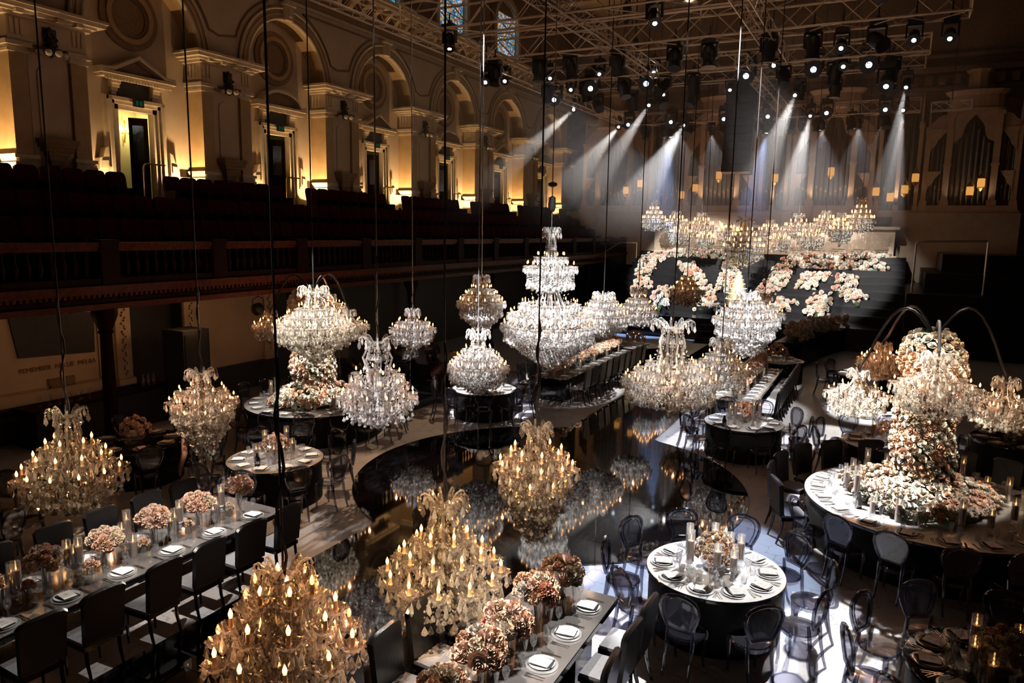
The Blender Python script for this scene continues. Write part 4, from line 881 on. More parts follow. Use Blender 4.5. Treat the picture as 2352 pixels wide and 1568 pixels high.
CH('chandelier','lyre-framed chandelier in front of the floral tree table',(-7.88,10.25,2.02),.635,1.72,.95,[(0,1,12),(.34,.72,8),(.62,.62,6)],1,m_crs,[(.8,-.15,.15,-.5,5,.22)],6,.5,1.15,22,4,seed=16,belly=.12,sleeve=1.5,cab_m=m_steel)
CH('chandelier','small round chandelier above the musicians by the drum kit',(-11.42,16.42,2.28),.55,1.0,1.1,[(0,1,10),(.28,.7,8)],1,m_crs,[(.95,-.1,.2,-.6,8,.3)],6,.36,1.2,14,3,seed=17,sleeve=1.2,cab_m=m_steel)
CH('chandelier','dense white chandelier standing low over the round table beyond dance floor',(-8.48,14.88,1.76),.663,1.35,.98,DN,1,m_crs,[(1,-.05,.12,-.6,9,.26)],6,.42,1.2,18,4,seed=18,cab_m=m_steel)
CH('chandelier','tall narrow chandelier hanging directly behind the dense white low one',(-9.32,16.50,3.11),.554,1.3,1.2,DN,1,m_crs,[(1,-.05,.5,-.45,5,.4),(.5,-.5,.35,-.8,3,.4)],6,.38,1.2,16,3,seed=19,cab_m=m_steel)
gi = CH('chandelier','giant tiered crystal chandelier with a small upper ring, largest in the hall',(-7.90,17.68,2.48),1.207,2.15,.95,[(0,1,24),(.24,.86,18),(.46,.6,14),(1.28,.52,12),(1.48,.3,8)],1,m_crs,[(1,-.03,.1,-.62,14,.22),(.58,.44,.5,.3,3,.2),(.52,1.24,.4,1.2,3,.3)],10,.2,1.35,46,6,seed=20,cab_m=m_steel)
O('hook_block', MB().lathe([(.02,.3),(.09,.26),(.1,0),(.06,-.1),(.02,-.12)],8,(0,0,3.1)).lathe([(.03,0),(.12,.04),(.12,.1),(.03,.14)],10,(0,0,3.62)).mesh('hook_block', m_blk, True), gi)
CH('chandelier','white chandelier tucked against the flank of the giant tiered one',(-7.09,19.6,2.62),.69,.98,.98,DN,1,m_crs,[(1,-.05,.12,-.6,9,.24)],6,.45,1.2,16,3,seed=21)
CH('chandelier','slender-armed chandelier beside the stage stair, past the white one',(-6.73,21.7,2.58),.56,1.3,.9,MT,1,m_crs,[(.9,-.1,.2,-.4,6,.3)],6,.42,1.2,14,3,seed=22)
CH('chandelier','small bronze chandelier before the floral legs on the stage',(-5.93,24.46,3.07),.52,.95,1.05,[(0,1,10),(.3,.7,8),(.55,.4,6)],1,m_crw,[(.9,-.1,.2,-.5,6,.3)],6,.4,1.2,12,3,seed=23)
CH('chandelier','broad golden crown chandelier between runway and long lit table',(-3.65,14.11,2.10),.88,1.38,.86,[(0,1,18),(.2,.74,12),(.36,.5,8)],1,m_crw,[(1,-.06,.3,-.22,8,.28)],8,.46,1.15,34,5,seed=24,belly=.02)
CH('chandelier','golden chandelier half hidden behind the broad crown one',(-3.36,17.60,1.78),.62,1.2,.85,[(0,1,12),(.3,.7,8),(.55,.45,6)],1,m_crw,[(.95,-.08,.2,-.35,6,.28)],6,.44,1.15,18,3,seed=25)
CH('chandelier','round dense silver chandelier above the far long table',(-3.26,20.08,2.74),.766,1.0,1.3,DN,1,m_crs,[(1,-.03,.75,-.3,5,.4),(.75,-.35,.3,-.75,6,.42)],6,.38,1.3,20,4,seed=26)
CH('chandelier','slim chandelier showing past the round dense silver one',(-3.02,21.6,2.75),.488,1.2,1.2,[(0,1,10),(.4,.6,6)],1,m_crs,[(.95,-.1,.5,-.6,5,.4)],6,.4,1.3,10,2,seed=27)
# chandeliers on the floral trees
CH('chandelier','great white chandelier hung before the floral tree of the round banquet table',(-10.99,12.09,2.86),.776,1.12,1.1,[(0,1,18),(.25,.72,12),(.45,.4,8)],1,m_crw,[(1,-.04,.12,-.62,11,.24)],8,.4,1.25,42,5,seed=28)
TREE_CH = [('small golden chandelier on the gallery-side arm of the musicians\' floral tree',(-13.39,13.20,2.56),.40,29),('small golden chandelier on the dance-floor-side arm of the musicians\' floral tree',(-11.67,14.08,2.60),.42,30),('small golden chandelier near the top of the musicians\' floral tree',(-12.79,14.70,2.93),.36,31),
           ('golden chandelier hung from the arched black arm of the tall floral column',(-.28,13.70,2.29),.465,32),('broad golden chandelier in front of the tall floral column',(.758,12.01,2.85),.535,33),('golden chandelier on the outer arm of the tall floral column, at frame edge',(1.77,13.29,2.44),.457,34),('small chandelier peeping from behind the tall floral column',(.05,14.48,2.80),.34,35)]
for lb, p, r, sd in TREE_CH:
    CH('chandelier', lb, p, r, .95, .92, [(0,1,10),(.22,.62,6)], 1, m_crw, [(.95,-.1,.2,-.4,5,.3)], 5, .38, .95, 26, 3, cable=p[2]+.95*r+.02, seed=sd, group='chandeliers on the floral trees')
# the row above the stage
FAR = [(-10.98,37.5,5.61,.58),(-9.81,37.5,5.46,.54),(-9.22,36.2,4.92,.51),(-8.52,37.5,5.35,.58),(-8.0,36.2,4.71,.41),(-7.2,37.5,5.04,.48),(-5.97,35.0,4.32,.9),(-5.22,37.5,5.09,.52),(-4.59,36.2,4.68,.45),(-3.95,37.5,5.32,.6),(-3.25,36.2,4.86,.55),(-2.75,37.5,5.53,.52),(-2.03,36.2,5.18,.45),(-1.3,37.5,5.69,.58)]
for k, (x,y,z,r) in enumerate(FAR):
    big = k == 6; tall = k in (0,13,12)
    lb = 'large conical amber chandelier in the middle of the row over the stage' if big else 'amber chandelier in the row over the stage, %s from the gallery' % ORD[k]
    tr = [(0,1,18),(.28,.8,14),(.55,.6,12),(.82,.4,8)] if big else ([(0,1,14),(.4,.68,10),(.8,.38,6)] if tall else [(0,1,12),(.3,.62,8)])
    CH('stage_chandelier', lb, (x,y,z), r, 1.75 if tall else (1.6 if big else 1.1), 1.0 if not k == 12 else 1.5, tr, 2, m_crw, [(1,-.05,.25,-.5,6,.3)], 6, .42, 1.35, 90 if big else 45, 1, seed=40+k, group='amber chandeliers above the stage')
# ------------------------------------------------------------------ blooms
def rose_mesh(seed, m):
    rn = random.Random(seed); bm = MB()
    for (n, rb, rm, rt, zm, zt, w) in ((6,.15,.72,1.0,.12,.30,.62),(5,.12,.52,.74,.3,.60,.72),(4,.08,.34,.46,.45,.82,.9),(3,.04,.16,.20,.5,.9,1.1)):
        ph = rn.uniform(0,6)
        for k in range(n):
            g = ph+2*pi*k/n; vs = []
            j1 = rn.uniform(.9,1.1); j2 = rn.uniform(-.06,.08)
            for (r, z, ww) in ((rb,-.15,.5),(rm*j1,zm,1.0),(rt*j1,zt+j2,.72)):
                for q in (-1,0,1):
                    a = g+q*w*ww; rr = r*(1 if q == 0 else .93); vs.append((rr*cos(a), rr*sin(a), z+(.05 if q == 0 else 0)))
            bm.add(vs, [(0,1,4,3),(1,2,5,4),(3,4,7,6),(4,5,8,7)])
    bm.ball((0,0,.42),.26,7,5)
    return bm.mesh('rose', m, True, None)
def ruffle_mesh(seed, m):
    rn = random.Random(seed); bm = MB(); N_ = 110
    for k in range(N_):
        z = 1-1.55*(k+.5)/N_; r = math.sqrt(max(0,1-z*z)); g = k*2.39996
        n = Vector((r*cos(g), r*sin(g), z)); t = n.orthogonal().normalized(); t.rotate(Matrix.Rotation(rn.uniform(0,6),3,n)); b = n.cross(t)
        c = n*.62; o = n*rn.uniform(.86,1.06); w = .21
        vs = [c-t*w*.5, c+t*w*.5, o+t*w+b*rn.uniform(-.14,.14), o+b*rn.uniform(-.1,.14)+n*.05, o-t*w+b*rn.uniform(-.14,.14)]
        bm.add([tuple(v) for v in vs], [(0,1,2,3),(0,3,4)])
    bm.ball((0,0,0), .66, 8, 5)
    return bm.mesh('carnation', m, True, None)
ROSE = [[rose_mesh(10*k+v, m) for v in range(2)] for k, m in enumerate(m_fl)]
RUFF = [ruffle_mesh(90+k, m) for k, m in enumerate(m_fl)]
def pick(rn, pal):
    x = rn.random()*sum(pal); 
    for i, p in enumerate(pal):
        x -= p
        if x <= 0: return i
    return 0
def bloom(parent, pos, nrm, size, pal, rn, ruff=.3, name=None):
    i = pick(rn, pal); n = Vector(nrm); n += Vector((rn.uniform(-.3,.3),rn.uniform(-.3,.3),rn.uniform(-.3,.3)))
    me = RUFF[i] if rn.random() < ruff else ROSE[i][rn.randrange(2)]
    e = n.to_track_quat('Z','Y').to_euler()
    return O(name or me.name.split('.')[0], me, parent, pos, e, size*rn.uniform(.8,1.2))
PALW = (3,4,3,1.4,.5,3); PALP = (.6,3,5,3.4,.3,.2); PALS = (4,2.5,3,.8,.6,4)
# ------------------------------------------------------------------ tableware meshes
me_charger = MB().lathe([(.001,.004),(.10,.004),(.155,.012),(.165,.016),(.155,.020),(.10,.010),(.001,.010)], 24, cap=False).mesh('charger_plate', m_char, True)
me_dplate = MB().lathe([(.001,.012),(.09,.012),(.13,.024),(.133,.028),(.09,.018),(.001,.018)], 24, cap=False).mesh('dinner_plate', m_plate, True)
me_napk = MB().box(-.075,.075,-.11,.11,.018,.034).mesh('napkin', m_nap)
bm = MB().box(-.07,.07,-.10,.10,.0355,.0385); me_card = bm.mesh('menu_card', m_white)
bm = MB(); A = [(.025*cos(2*pi*i/12),.02+.025*sin(2*pi*i/12)) for i in range(13)]; B = [(.021*cos(2*pi*i/12),.02+.021*sin(2*pi*i/12)) for i in range(13)]
bm.strip(A,B,.0386,.0390,'z').box(-.012,.012,.018,.022,.0386,.039).box(-.002,.002,.008,.034,.0386,.039).box(-.035,.035,-.045,-.041,.0386,.039)
me_mono = bm.mesh('monogram', mat('grey_ink',(.3,.27,.25),.8,var=(.26,.24,.22)))
me_fork = MB().box(-.004,.004,-.10,.04,.001,.005).box(-.011,.011,.04,.06,.001,.005).box(-.011,-.007,.06,.10,.001,.005).box(-.002,.002,.06,.10,.001,.005).box(.007,.011,.06,.10,.001,.005).mesh('fork', m_silver)
me_knife = MB().box(-.005,.005,-.10,-.01,.001,.007).prism([(-.007,-.01),(.007,-.01),(.009,.06),(.002,.115),(-.004,.11)],.002,.005,'z').mesh('knife', m_silver)
me_wine = MB().lathe([(.033,0),(.034,.003),(.006,.008),(.004,.07),(.02,.09),(.036,.13),(.038,.16),(.031,.20)], 12, cap=False).mesh('wine_glass', m_glass, True)
me_flute = MB().lathe([(.03,0),(.03,.003),(.005,.008),(.004,.07),(.014,.09),(.026,.16),(.034,.23)], 12, cap=False).mesh('cut_flute', m_glass, True)
me_tumb = MB().lathe([(.001,.004),(.03,.0),(.035,.03),(.039,.09),(.036,.09),(.03,.01)], 12, cap=False).mesh('tumbler', m_glass, True)
def setting(x, y, a, z, lb, grp, lod, z0=None):
    """one place setting; every piece of tableware is a thing of its own. lb ends the label: where it lies"""
    c, s = cos(a), sin(a); rn = random.Random(int(x*1000)+int(y*77))
    def put(name, me, dx, dy, label, cat, g, rz=0):
        dx += rn.uniform(-.008,.008); dy += rn.uniform(-.008,.008)
        o = O(name, me, None, (x+c*dx-s*dy, y+s*dx+c*dy, z), (0,0,a+rz)); return tag(o, label+' '+lb, cat, g+' '+grp)
    put('charger_plate', me_charger, 0, 0, 'clear glass charger plate', 'plate', 'charger plates')
    if lod > 0:
        put('dinner_plate', me_dplate, 0, 0, 'white dinner plate', 'plate', 'dinner plates')
        put('napkin', me_napk, 0, 0, 'folded black napkin', 'napkin', 'napkins', .12)
    mc = put('menu_card', me_card, .004, .006, 'white menu card', 'card', 'menu cards', rn.uniform(-.15,.15))
    if lod > 1: O('monogram', me_mono, mc)
    if lod > 1:
        for w_, dx in (('inner',-.20),('outer',-.228)): put('fork', me_fork, dx, -.02, w_+' steel fork', 'fork', 'forks')
        for w_, dx in (('inner',.19),('outer',.215)): put('knife', me_knife, dx, -.02, w_+' steel knife', 'knife', 'knives')
    if lod > 0:
        put('wine_glass', me_wine, .14, .15, 'stemmed wine glass', 'glass', 'wine glasses')
        put('cut_flute', me_flute, .05, .205, 'cut-glass flute', 'glass', 'flutes')
    if lod > 1: put('tumbler', me_tumb, -.08, .195, 'clear tumbler', 'glass', 'tumblers')
# ------------------------------------------------------------------ chairs
def ghost_meshes():
    out = [(.0,1.0),(.1,.985),(.17,.955),(.215,.90),(.225,.82),(.20,.72),(.155,.62),(.13,.57)]
    P_ = [(u,v) for u,v in out] + [(-u,v) for u,v in out[::-1][:-1]]
    def yb(v): return -.20-.12*(v-.5)
    fr = MB().tube([(u, yb(v), v) for u,v in P_], .022, 8, closed=True)
    inner = [(u*.72, .57+(v-.57)*.82+.035) for u,v in P_]
    fr.tube([(u, yb(v)+.004, v) for u,v in inner], .008, 5, closed=True)
    for k in (-2,-1,0,1,2): fr.ball((.035*k, yb(.99), .99-.006*abs(k)), .018, 6, 4)
    pan = MB(); n = len(P_); pan.add([(u*.97, yb(v)-.004, v) for u,v in P_], [tuple(range(n))])
    seat = MB().lathe([(.001,.45),(.17,.448),(.225,.452),(.232,.465),(.22,.478),(.1,.470),(.001,.468)], 20, cap=False, sx=1.0, sy=.98)
    apron = MB().lathe([(.20,.40),(.215,.45),(.19,.45)],20,cap=False)
    lf = MB().tube([(0,0,.46),(.012,.014,.38),(.006,.006,.25),(-.006,-.004,.1),(.004,.006,0)], [.03,.03,.022,.017,.016], 8)
    lr = MB().tube([(0,.03,.60),(0,.01,.46),(0,-.01,.30),(0,-.05,.12),(0,-.09,0)], [.018,.026,.022,.018,.016], 8)
    return {'back_frame':fr.mesh('back_frame',m_ghost,True),'back_panel':pan.mesh('back_panel',m_ghost),'seat':seat.mesh('seat',m_ghost,True),'apron':apron.mesh('apron',m_ghost,True),'lf':lf.mesh('leg',m_ghost,True),'lr':lr.mesh('leg',m_ghost,True)}
GM = ghost_meshes()
def ghost_chair(x, y, a, label, group, z=0):
    t = thing('ghost_chair', label, 'chair', (x,y,z), a, group)
    O('seat', GM['seat'], t); O('apron', GM['apron'], t); O('back_frame', GM['back_frame'], t); O('back_panel', GM['back_panel'], t)
    for s_ in (-1,1):
        O('leg', GM['lf'], t, (s_*.17,.16,0), (0,0,-s_*.5)); O('leg', GM['lr'], t, (s_*.15,-.19,0))
    return t
bkp = [(-.22,.5),(.22,.5),(.235,1.0),(.20,1.03),(.12,1.045),(-.12,1.045),(-.20,1.03),(-.235,1.0)]
bm = MB().prism(bkp, -.035, .035, 'y'); bm.tube([(-.235,.0,1.0),(-.2,.0,1.03),(-.12,0,1.045),(.12,0,1.045),(.2,0,1.03),(.235,0,1.0)],.036,6)
BM_ = {'back': bm.mesh('backrest', m_pad, True), 'seat': MB().box(-.225,.225,-.22,.23,.40,.455).mesh('seat', m_lacq), 'pad': MB().box(-.215,.215,-.19,.22,.455,.49).mesh('seat_pad', m_seatpad),
       'lf': MB().tube([(0,0,.42),(0,.01,.2),(0,.0,0)],[.024,.02,.014],6).mesh('leg', m_lacq, True), 'lr': MB().tube([(0,0,.5),(0,-.02,.25),(0,-.09,0)],[.024,.022,.015],6).mesh('leg', m_lacq, True)}
def black_chair(x, y, a, label, group, z=0):
    t = thing('dining_chair', label, 'chair', (x,y,z), a, group)
    O('backrest', BM_['back'], t, (0,-.16,0), (radians(6),0,0)); O('seat', BM_['seat'], t); O('seat_pad', BM_['pad'], t)
    for s_ in (-1,1): O('leg', BM_['lf'], t, (s_*.19,.19,0)); O('leg', BM_['lr'], t, (s_*.19,-.18,0))
    return t
# ------------------------------------------------------------------ candles, vases, flowers on tables
me_hur = MB().lathe([(.001,.003),(.05,.0),(.05,.30),(.046,.30),(.046,.006)], 14, cap=False).mesh('glass_sleeve', m_glass, True)
me_wx = MB().lathe([(.038,.006),(.038,.2),(.03,.2),(.0,.196)], 12).mesh('wax', m_wax, True)
me_fm = MB().lathe([(.001,.2),(.008,.212),(.009,.222),(.001,.245)], 6, cap=False).mesh('flame', m_flame, True)
me_stk = MB().lathe([(.05,0),(.05,.012),(.02,.025),(.02,.05),(.035,.065),(.02,.08),(.02,.11),(.04,.13),(.02,.15),(.045,.175),(.05,.185)], 10).mesh('candlestick', m_glass, True)
def candle(x, y, z, h, label, group, stick=0):
    t = thing('pillar_candle', label, 'candle', (x,y,z), random.random(), group)
    if stick: O('candlestick', me_stk, t, sc=(1,1,stick/.185))
    sc = (1,1,h); O('glass_sleeve', me_hur, t, (0,0,stick), sc=sc); O('wax', me_wx, t, (0,0,stick), sc=sc); O('flame', me_fm, t, (0,0,stick+.2*(h-1)), sc=1.0)
    return t
me_vase = MB().lathe([(.001,.005),(.045,0),(.05,.01),(.05,.26),(.047,.26),(.045,.02)], 14, cap=False).mesh('vase_glass', m_glass, True)
bm = MB()
for k in range(7): bm.tube([(.015*cos(k),.015*sin(k),.02),(.03*cos(k*2.1),.03*sin(k*2.1),.28)], .004, 4)
me_stem = bm.mesh('stems', m_leaf)
def vase(x, y, z, h, rad, n, pal, label, group, rn, size=.06, ruff=.75):
    t = thing('flower_vase', label, 'flower arrangement', (x,y,z), 0, group)
    O('vase_glass', me_vase, t, sc=(1,1,h/.26)); O('stems', me_stem, t, sc=(1,1,h/.26))
    for k in range(n):
        u = (k+.5)/n; zz = 1-1.25*u; r = math.sqrt(max(0,1-zz*zz)); g = k*2.4+rn.uniform(-.2,.2); nv = (r*cos(g), r*sin(g), zz)
        bloom(t, (nv[0]*rad, nv[1]*rad, h+rad*.45+nv[2]*rad*.7), nv, size, pal, rn, ruff)
    return t
def dome(x, y, z, rad, hh, n, pal, label, group, rn, size=.06, ruff=.3):
    t = thing('flower_centrepiece', label, 'flower arrangement', (x,y,z), 0, group)
    O('bowl', MB().lathe([(.08,0),(.16,.05),(.2,.14),(.18,.14)],14).mesh('bowl', m_glass, True), t)
    for k in range(n):
        u = (k+.5)/n; zz = 1-1.1*u; r = math.sqrt(max(0,1-zz*zz)); g = k*2.4; nv = (r*cos(g), r*sin(g), max(zz,-.1))
        bloom(t, (nv[0]*rad, nv[1]*rad, .20+nv[2]*hh), nv, size, pal, rn, ruff)
    return t
# ------------------------------------------------------------------ round tables
def round_table(key, desc, x, y, R, nset, lod, chairs='ghost', ph=0., top=None, dr=.3, seat_skip=(), flower=None, ncand=6, fn=26, pal=PALW, candles=True, cdist=.335):
    rn = random.Random(hash(key) % 1000 if False else sum(map(ord,key)))
    t = thing('round_table', desc[0], 'table', (x,y,0)); H = .75
    O('table_top', MB().lathe([(R-.01,H-.03),(R,H-.02),(R,H-.004),(R-.006,H)],56).mesh('table_top', top or m_rtop, True), t)
    O('table_skirt', MB().lathe([(R-.03,.0),(R-.03,H-.03)],56).mesh('table_skirt', m_skirt, True), t)
    O('table_edge', MB().lathe([(R,H-.05),(R+.008,H-.045),(R+.008,H-.012),(R,H-.006)],56,cap=False).mesh('table_edge', m_lacq, True), t)
    for k in range(nset):
        g = ph+2*pi*k/nset; a = g+pi/2
        setting(x+(R-.21)*cos(g), y+(R-.21)*sin(g), a, H, '%s clockwise on %s' % (nth((nset-k) % nset), desc[1]), 'on '+desc[1], lod)
        if k in seat_skip or chairs is None: continue
        q = R+dr; cx_, cy_ = x+q*cos(g), y+q*sin(g); a2 = a+rn.uniform(-.12,.12)
        if chairs == 'ghost': ghost_chair(cx_, cy_, a2, 'clear smoked ghost chair, %s clockwise around %s' % (ORD[(nset-k) % nset], desc[1]), 'ghost chairs around '+desc[1])
        elif chairs == 'mix' and -2.5 < (g+pi) % (2*pi)-pi < .6: ghost_chair(cx_, cy_, a2, 'clear smoked ghost chair, %s clockwise around %s' % (nth((nset-k) % nset), desc[1]), 'ghost chairs around '+desc[1])
        else: black_chair(cx_, cy_, a2, 'black leather dining chair, %s clockwise around %s' % (ORD[(nset-k) % nset], desc[1]), 'dining chairs around '+desc[1])
    if flower: dome(x, y, H, flower, flower*1.05, fn, pal, 'low %s flower dome in the middle of %s' % ('blush' if pal is PALP else 'cream', desc[1]), None, rn, .06 if lod > 0 else .075)
    if candles:
        for k in range(ncand):
            g = ph+2*pi*(int(k*nset/ncand)+.5)/nset; d = cdist+rn.uniform(-.01,.012)
            candle(x+d*cos(g), y+d*sin(g), H, rn.choice((.9,1.1,1.35)), 'pillar candle in glass sleeve, %s clockwise on %s' % (nth(ncand-1-k), desc[1]), 'pillar candles on '+desc[1], rn.choice((0,.12,.2)))
    return t
def sign(x, y, z, txt, label):
    t = thing('table_number', label, 'sign', (x,y,z), 0.55)
    O('sign_body', MB().prism([(-.045,0),(.045,0),(.045,.14),(.02,.19),(.02,.24),(-.02,.24),(-.02,.19),(-.045,.14)],-.02,.02,'y').mesh('sign_body', m_lacq), t)
    if txt:
        O('sign_number', text_mesh('sign_number', txt, .075, m_white, .001), t, (0,-.0215,.05), (pi/2,0,0))
    return t
round_table('rt1',('round mirrored table blazing white under the spotlight','the blazing white round table'),-1.65,9.07,.86,10,2,'ghost',.25,None,.3,(),.235,7,40,PALP)
round_table('rt2',('round mirrored table near the dark side, beyond the long floral table','the dim round table with the number sign'),-9.79,9.65,.86,10,1,'ghost',.1,None,.32,(),.22,5,28,PALP)
sign(-9.72,9.15,.75,'26','black bottle-shaped table number on the dim round table')
round_table('rt4',('round table under the dense white low chandelier','the round table under the low white chandelier'),-9.43,16.91,.86,10,1,'ghost',.2,None,.32,(),.2,4,18,PALW)
round_table('rt5',('round mirrored table at the end of the far lit long table','the round table at the runway tip'),-2.63,16.87,.87,10,1,'ghost',.15,None,.32,(),.22,5,28,PALP)
sign(-2.95,16.25,.75,None,'small black table number on the round table at runway tip')
round_table('rt7',('round table half hidden behind the tall floral column','the round table behind the floral column'),.3,16.7,.87,10,1,'ghost',.3,None,.32,(),.22,4,26,PALP)
round_table('rt8',('dark round table in the nearest corner, lit by candles only','the dark round corner table'),1.35,8.15,.87,10,2,'ghost',.2,m_btop,.32,(),.23,6,34,PALP)
round_table('rt9',('far round table at the gallery-side end before the stage','the far gallery-side round table'),-8.24,26.48,.85,8,0,None,.2,None,.32,(),.3,4,22,PALP)
round_table('rt10',('far round table in front of the stage plinth','the far round table by the stage plinth'),-3.1,26.11,.86,8,0,None,.2,None,.32,(),.3,4,22,PALP)
round_table('rt11',('dark round table past the floral column near the frame edge','the dark far edge table'),2.75,18.3,.87,8,0,None,.1,m_btop,.32,(),.28,3,20,PALP)
round_table('rt12',('dark round table far behind, before the empty stage side','the dark table below the stage side'),-.31,24.75,.87,8,0,'ghost',.1,m_btop,.32,(),.34,3,24,PALP)
round_table('rt13',('dark round table under the wide golden chandelier at frame edge','the dark table under the wide golden chandelier'),-12.0,5.1,.87,8,0,'ghost',.3,m_btop,.32,(),.25,2,18,PALP,False)
round_table('rt14',('dark round table beside the seated guest','the dark table beside the seated guest'),-12.95,9.1,.87,8,0,'ghost',.3,m_btop,.32,(),.25,2,18,PALP,False)
# the two great round tables with floral trees
round_table('big_left',('great round table carrying the musicians\' floral tree','the great floral tree table by musicians'),-12.3,13.5,1.66,18,1,'ghost',.1,None,.34,(),None,10,0,PALW,True,1.05)
round_table('big_right',('great round table carrying the tall floral column','the great floral column table'),.95,13.2,1.92,20,2,'mix',.08,None,.3,(),None,16,0,PALW,True,1.3)
sign(-.1,12.3,.75,None,'black table number on the lit half of the great floral column table')
def floral_tree(label, x, y, H, rc, mr, size, nvis, arms, seed):
    rn = random.Random(seed); t = thing('floral_column', label, 'flower arrangement', (x,y,.75))
    O('core', MB().lathe([(mr*.8,0),(mr*.6,.1),(rc*1.0,.4),(rc*.8,.7),(rc*.75,H*.8),(rc*.6,H)],16).mesh('core', m_leaf, True), t)
    pts = []
    nc = int(2*pi*rc*1.05*H/(size*1.55)**2)
    for k in range(nc):
        u = (k+.5)/nc; z = u*H; g = k*2.39996; bulge = 1+.10*sin(z*4.1+g)+.06*sin(z*9)
        r = rc*bulge*(1 if u < .9 else math.sqrt(max(.05,1-((u-.9)/.1)**2*.8)))
        pts.append(((r*cos(g), r*sin(g), z), (cos(g), sin(g), .25 if u < .92 else 1.2), u))
    nm = int(pi*(mr*mr-rc*rc)*1.35/(size*1.5)**2)
    for k in range(nm):
        q = math.sqrt((k+.5)/nm); r = rc*.8+(mr-rc*.8)*q; g = k*2.39996; r *= 1+.12*sin(3*g)
        z = .40*(1-q)**1.1+.10+rn.uniform(-.03,.05); pts.append(((r*cos(g), r*sin(g), z), (cos(g)*.6, sin(g)*.6, 1), -q))
    view = Vector((0-x, 0-y, 3)).normalized()
    pts.sort(key=lambda p: -(Vector(p[1]).normalized().dot(view)))
    rv, rf, rm = [], [], []
    for k, (p, n, u) in enumerate(pts):
        warm = .5+.5*sin(p[2]*5+math.atan2(p[1],p[0])*1.3)
        pal = (3.2,3.4,2+2*warm,.4+2.4*warm,.1+.5*warm*(1 if u > .5 else .2),3-2*warm)
        if k < 300: bloom(t, p, n, size, pal, rn, .2)
        else:                                 # past the three hundred: joined
            i = pick(rn, pal); me = ROSE[i][k % 2]; M_ = Matrix.Translation(p) @ Vector(n).to_track_quat('Z','Y').to_matrix().to_4x4() @ Matrix.Scale(size*rn.uniform(.85,1.15), 4); o_ = len(rv)
            rv += [tuple(M_ @ v.co) for v in me.vertices]; rf += [tuple(q+o_ for q in f.vertices) for f in me.polygons]; rm += [i]*len(me.polygons)
    if rv:
        me = bpy.data.meshes.new('more_blooms'); me.from_pydata(rv, [], rf)
        for m_ in m_fl: me.materials.append(m_)
        me.polygons.foreach_set('material_index', rm); me.polygons.foreach_set('use_smooth', [True]*len(rm)); me.update(); O('more_blooms', me, t, kind='stuff')
    for P_ in arms: O('chandelier_arm', MB().tube([(a-x,b-y,c-.75) for a,b,c in P_], .022, 8).mesh('chandelier_arm', m_cable, True), t)
    return t
def arch_(top, end, z1, lift):
    (x0,y0,z0), (x1,y1) = top, end
    return [(x0+(x1-x0)*u, y0+(y1-y0)*u, z0+(z1-z0)*u**2.2+lift*sin(pi*min(1,u*1.05))) for u in [i/10 for i in range(11)]] 
zt_ = 3.75
floral_tree('tall column of white and peach roses rising from the great round table',.75,13.2,2.75,.40,1.12,.085,300,
            [arch_((.75,13.2,3.4),(-.28,13.70),2.75,.55), arch_((.75,13.2,3.4),(.758,12.01),3.36,.35), arch_((.75,13.2,3.4),(1.77,13.29),2.9,.6), arch_((.75,13.2,3.4),(.05,14.48),3.15,.5)], 71)
floral_tree('floral tree of blush roses on the great table beside the musicians',-12.3,13.5,2.75,.46,1.1,.10,300,
            [arch_((-12.3,13.5,3.4),(-13.39,13.20),2.95,.5), arch_((-12.3,13.5,3.4),(-11.67,14.08),3.0,.55), arch_((-12.3,13.5,3.4),(-12.79,14.70),3.3,.4)], 72)
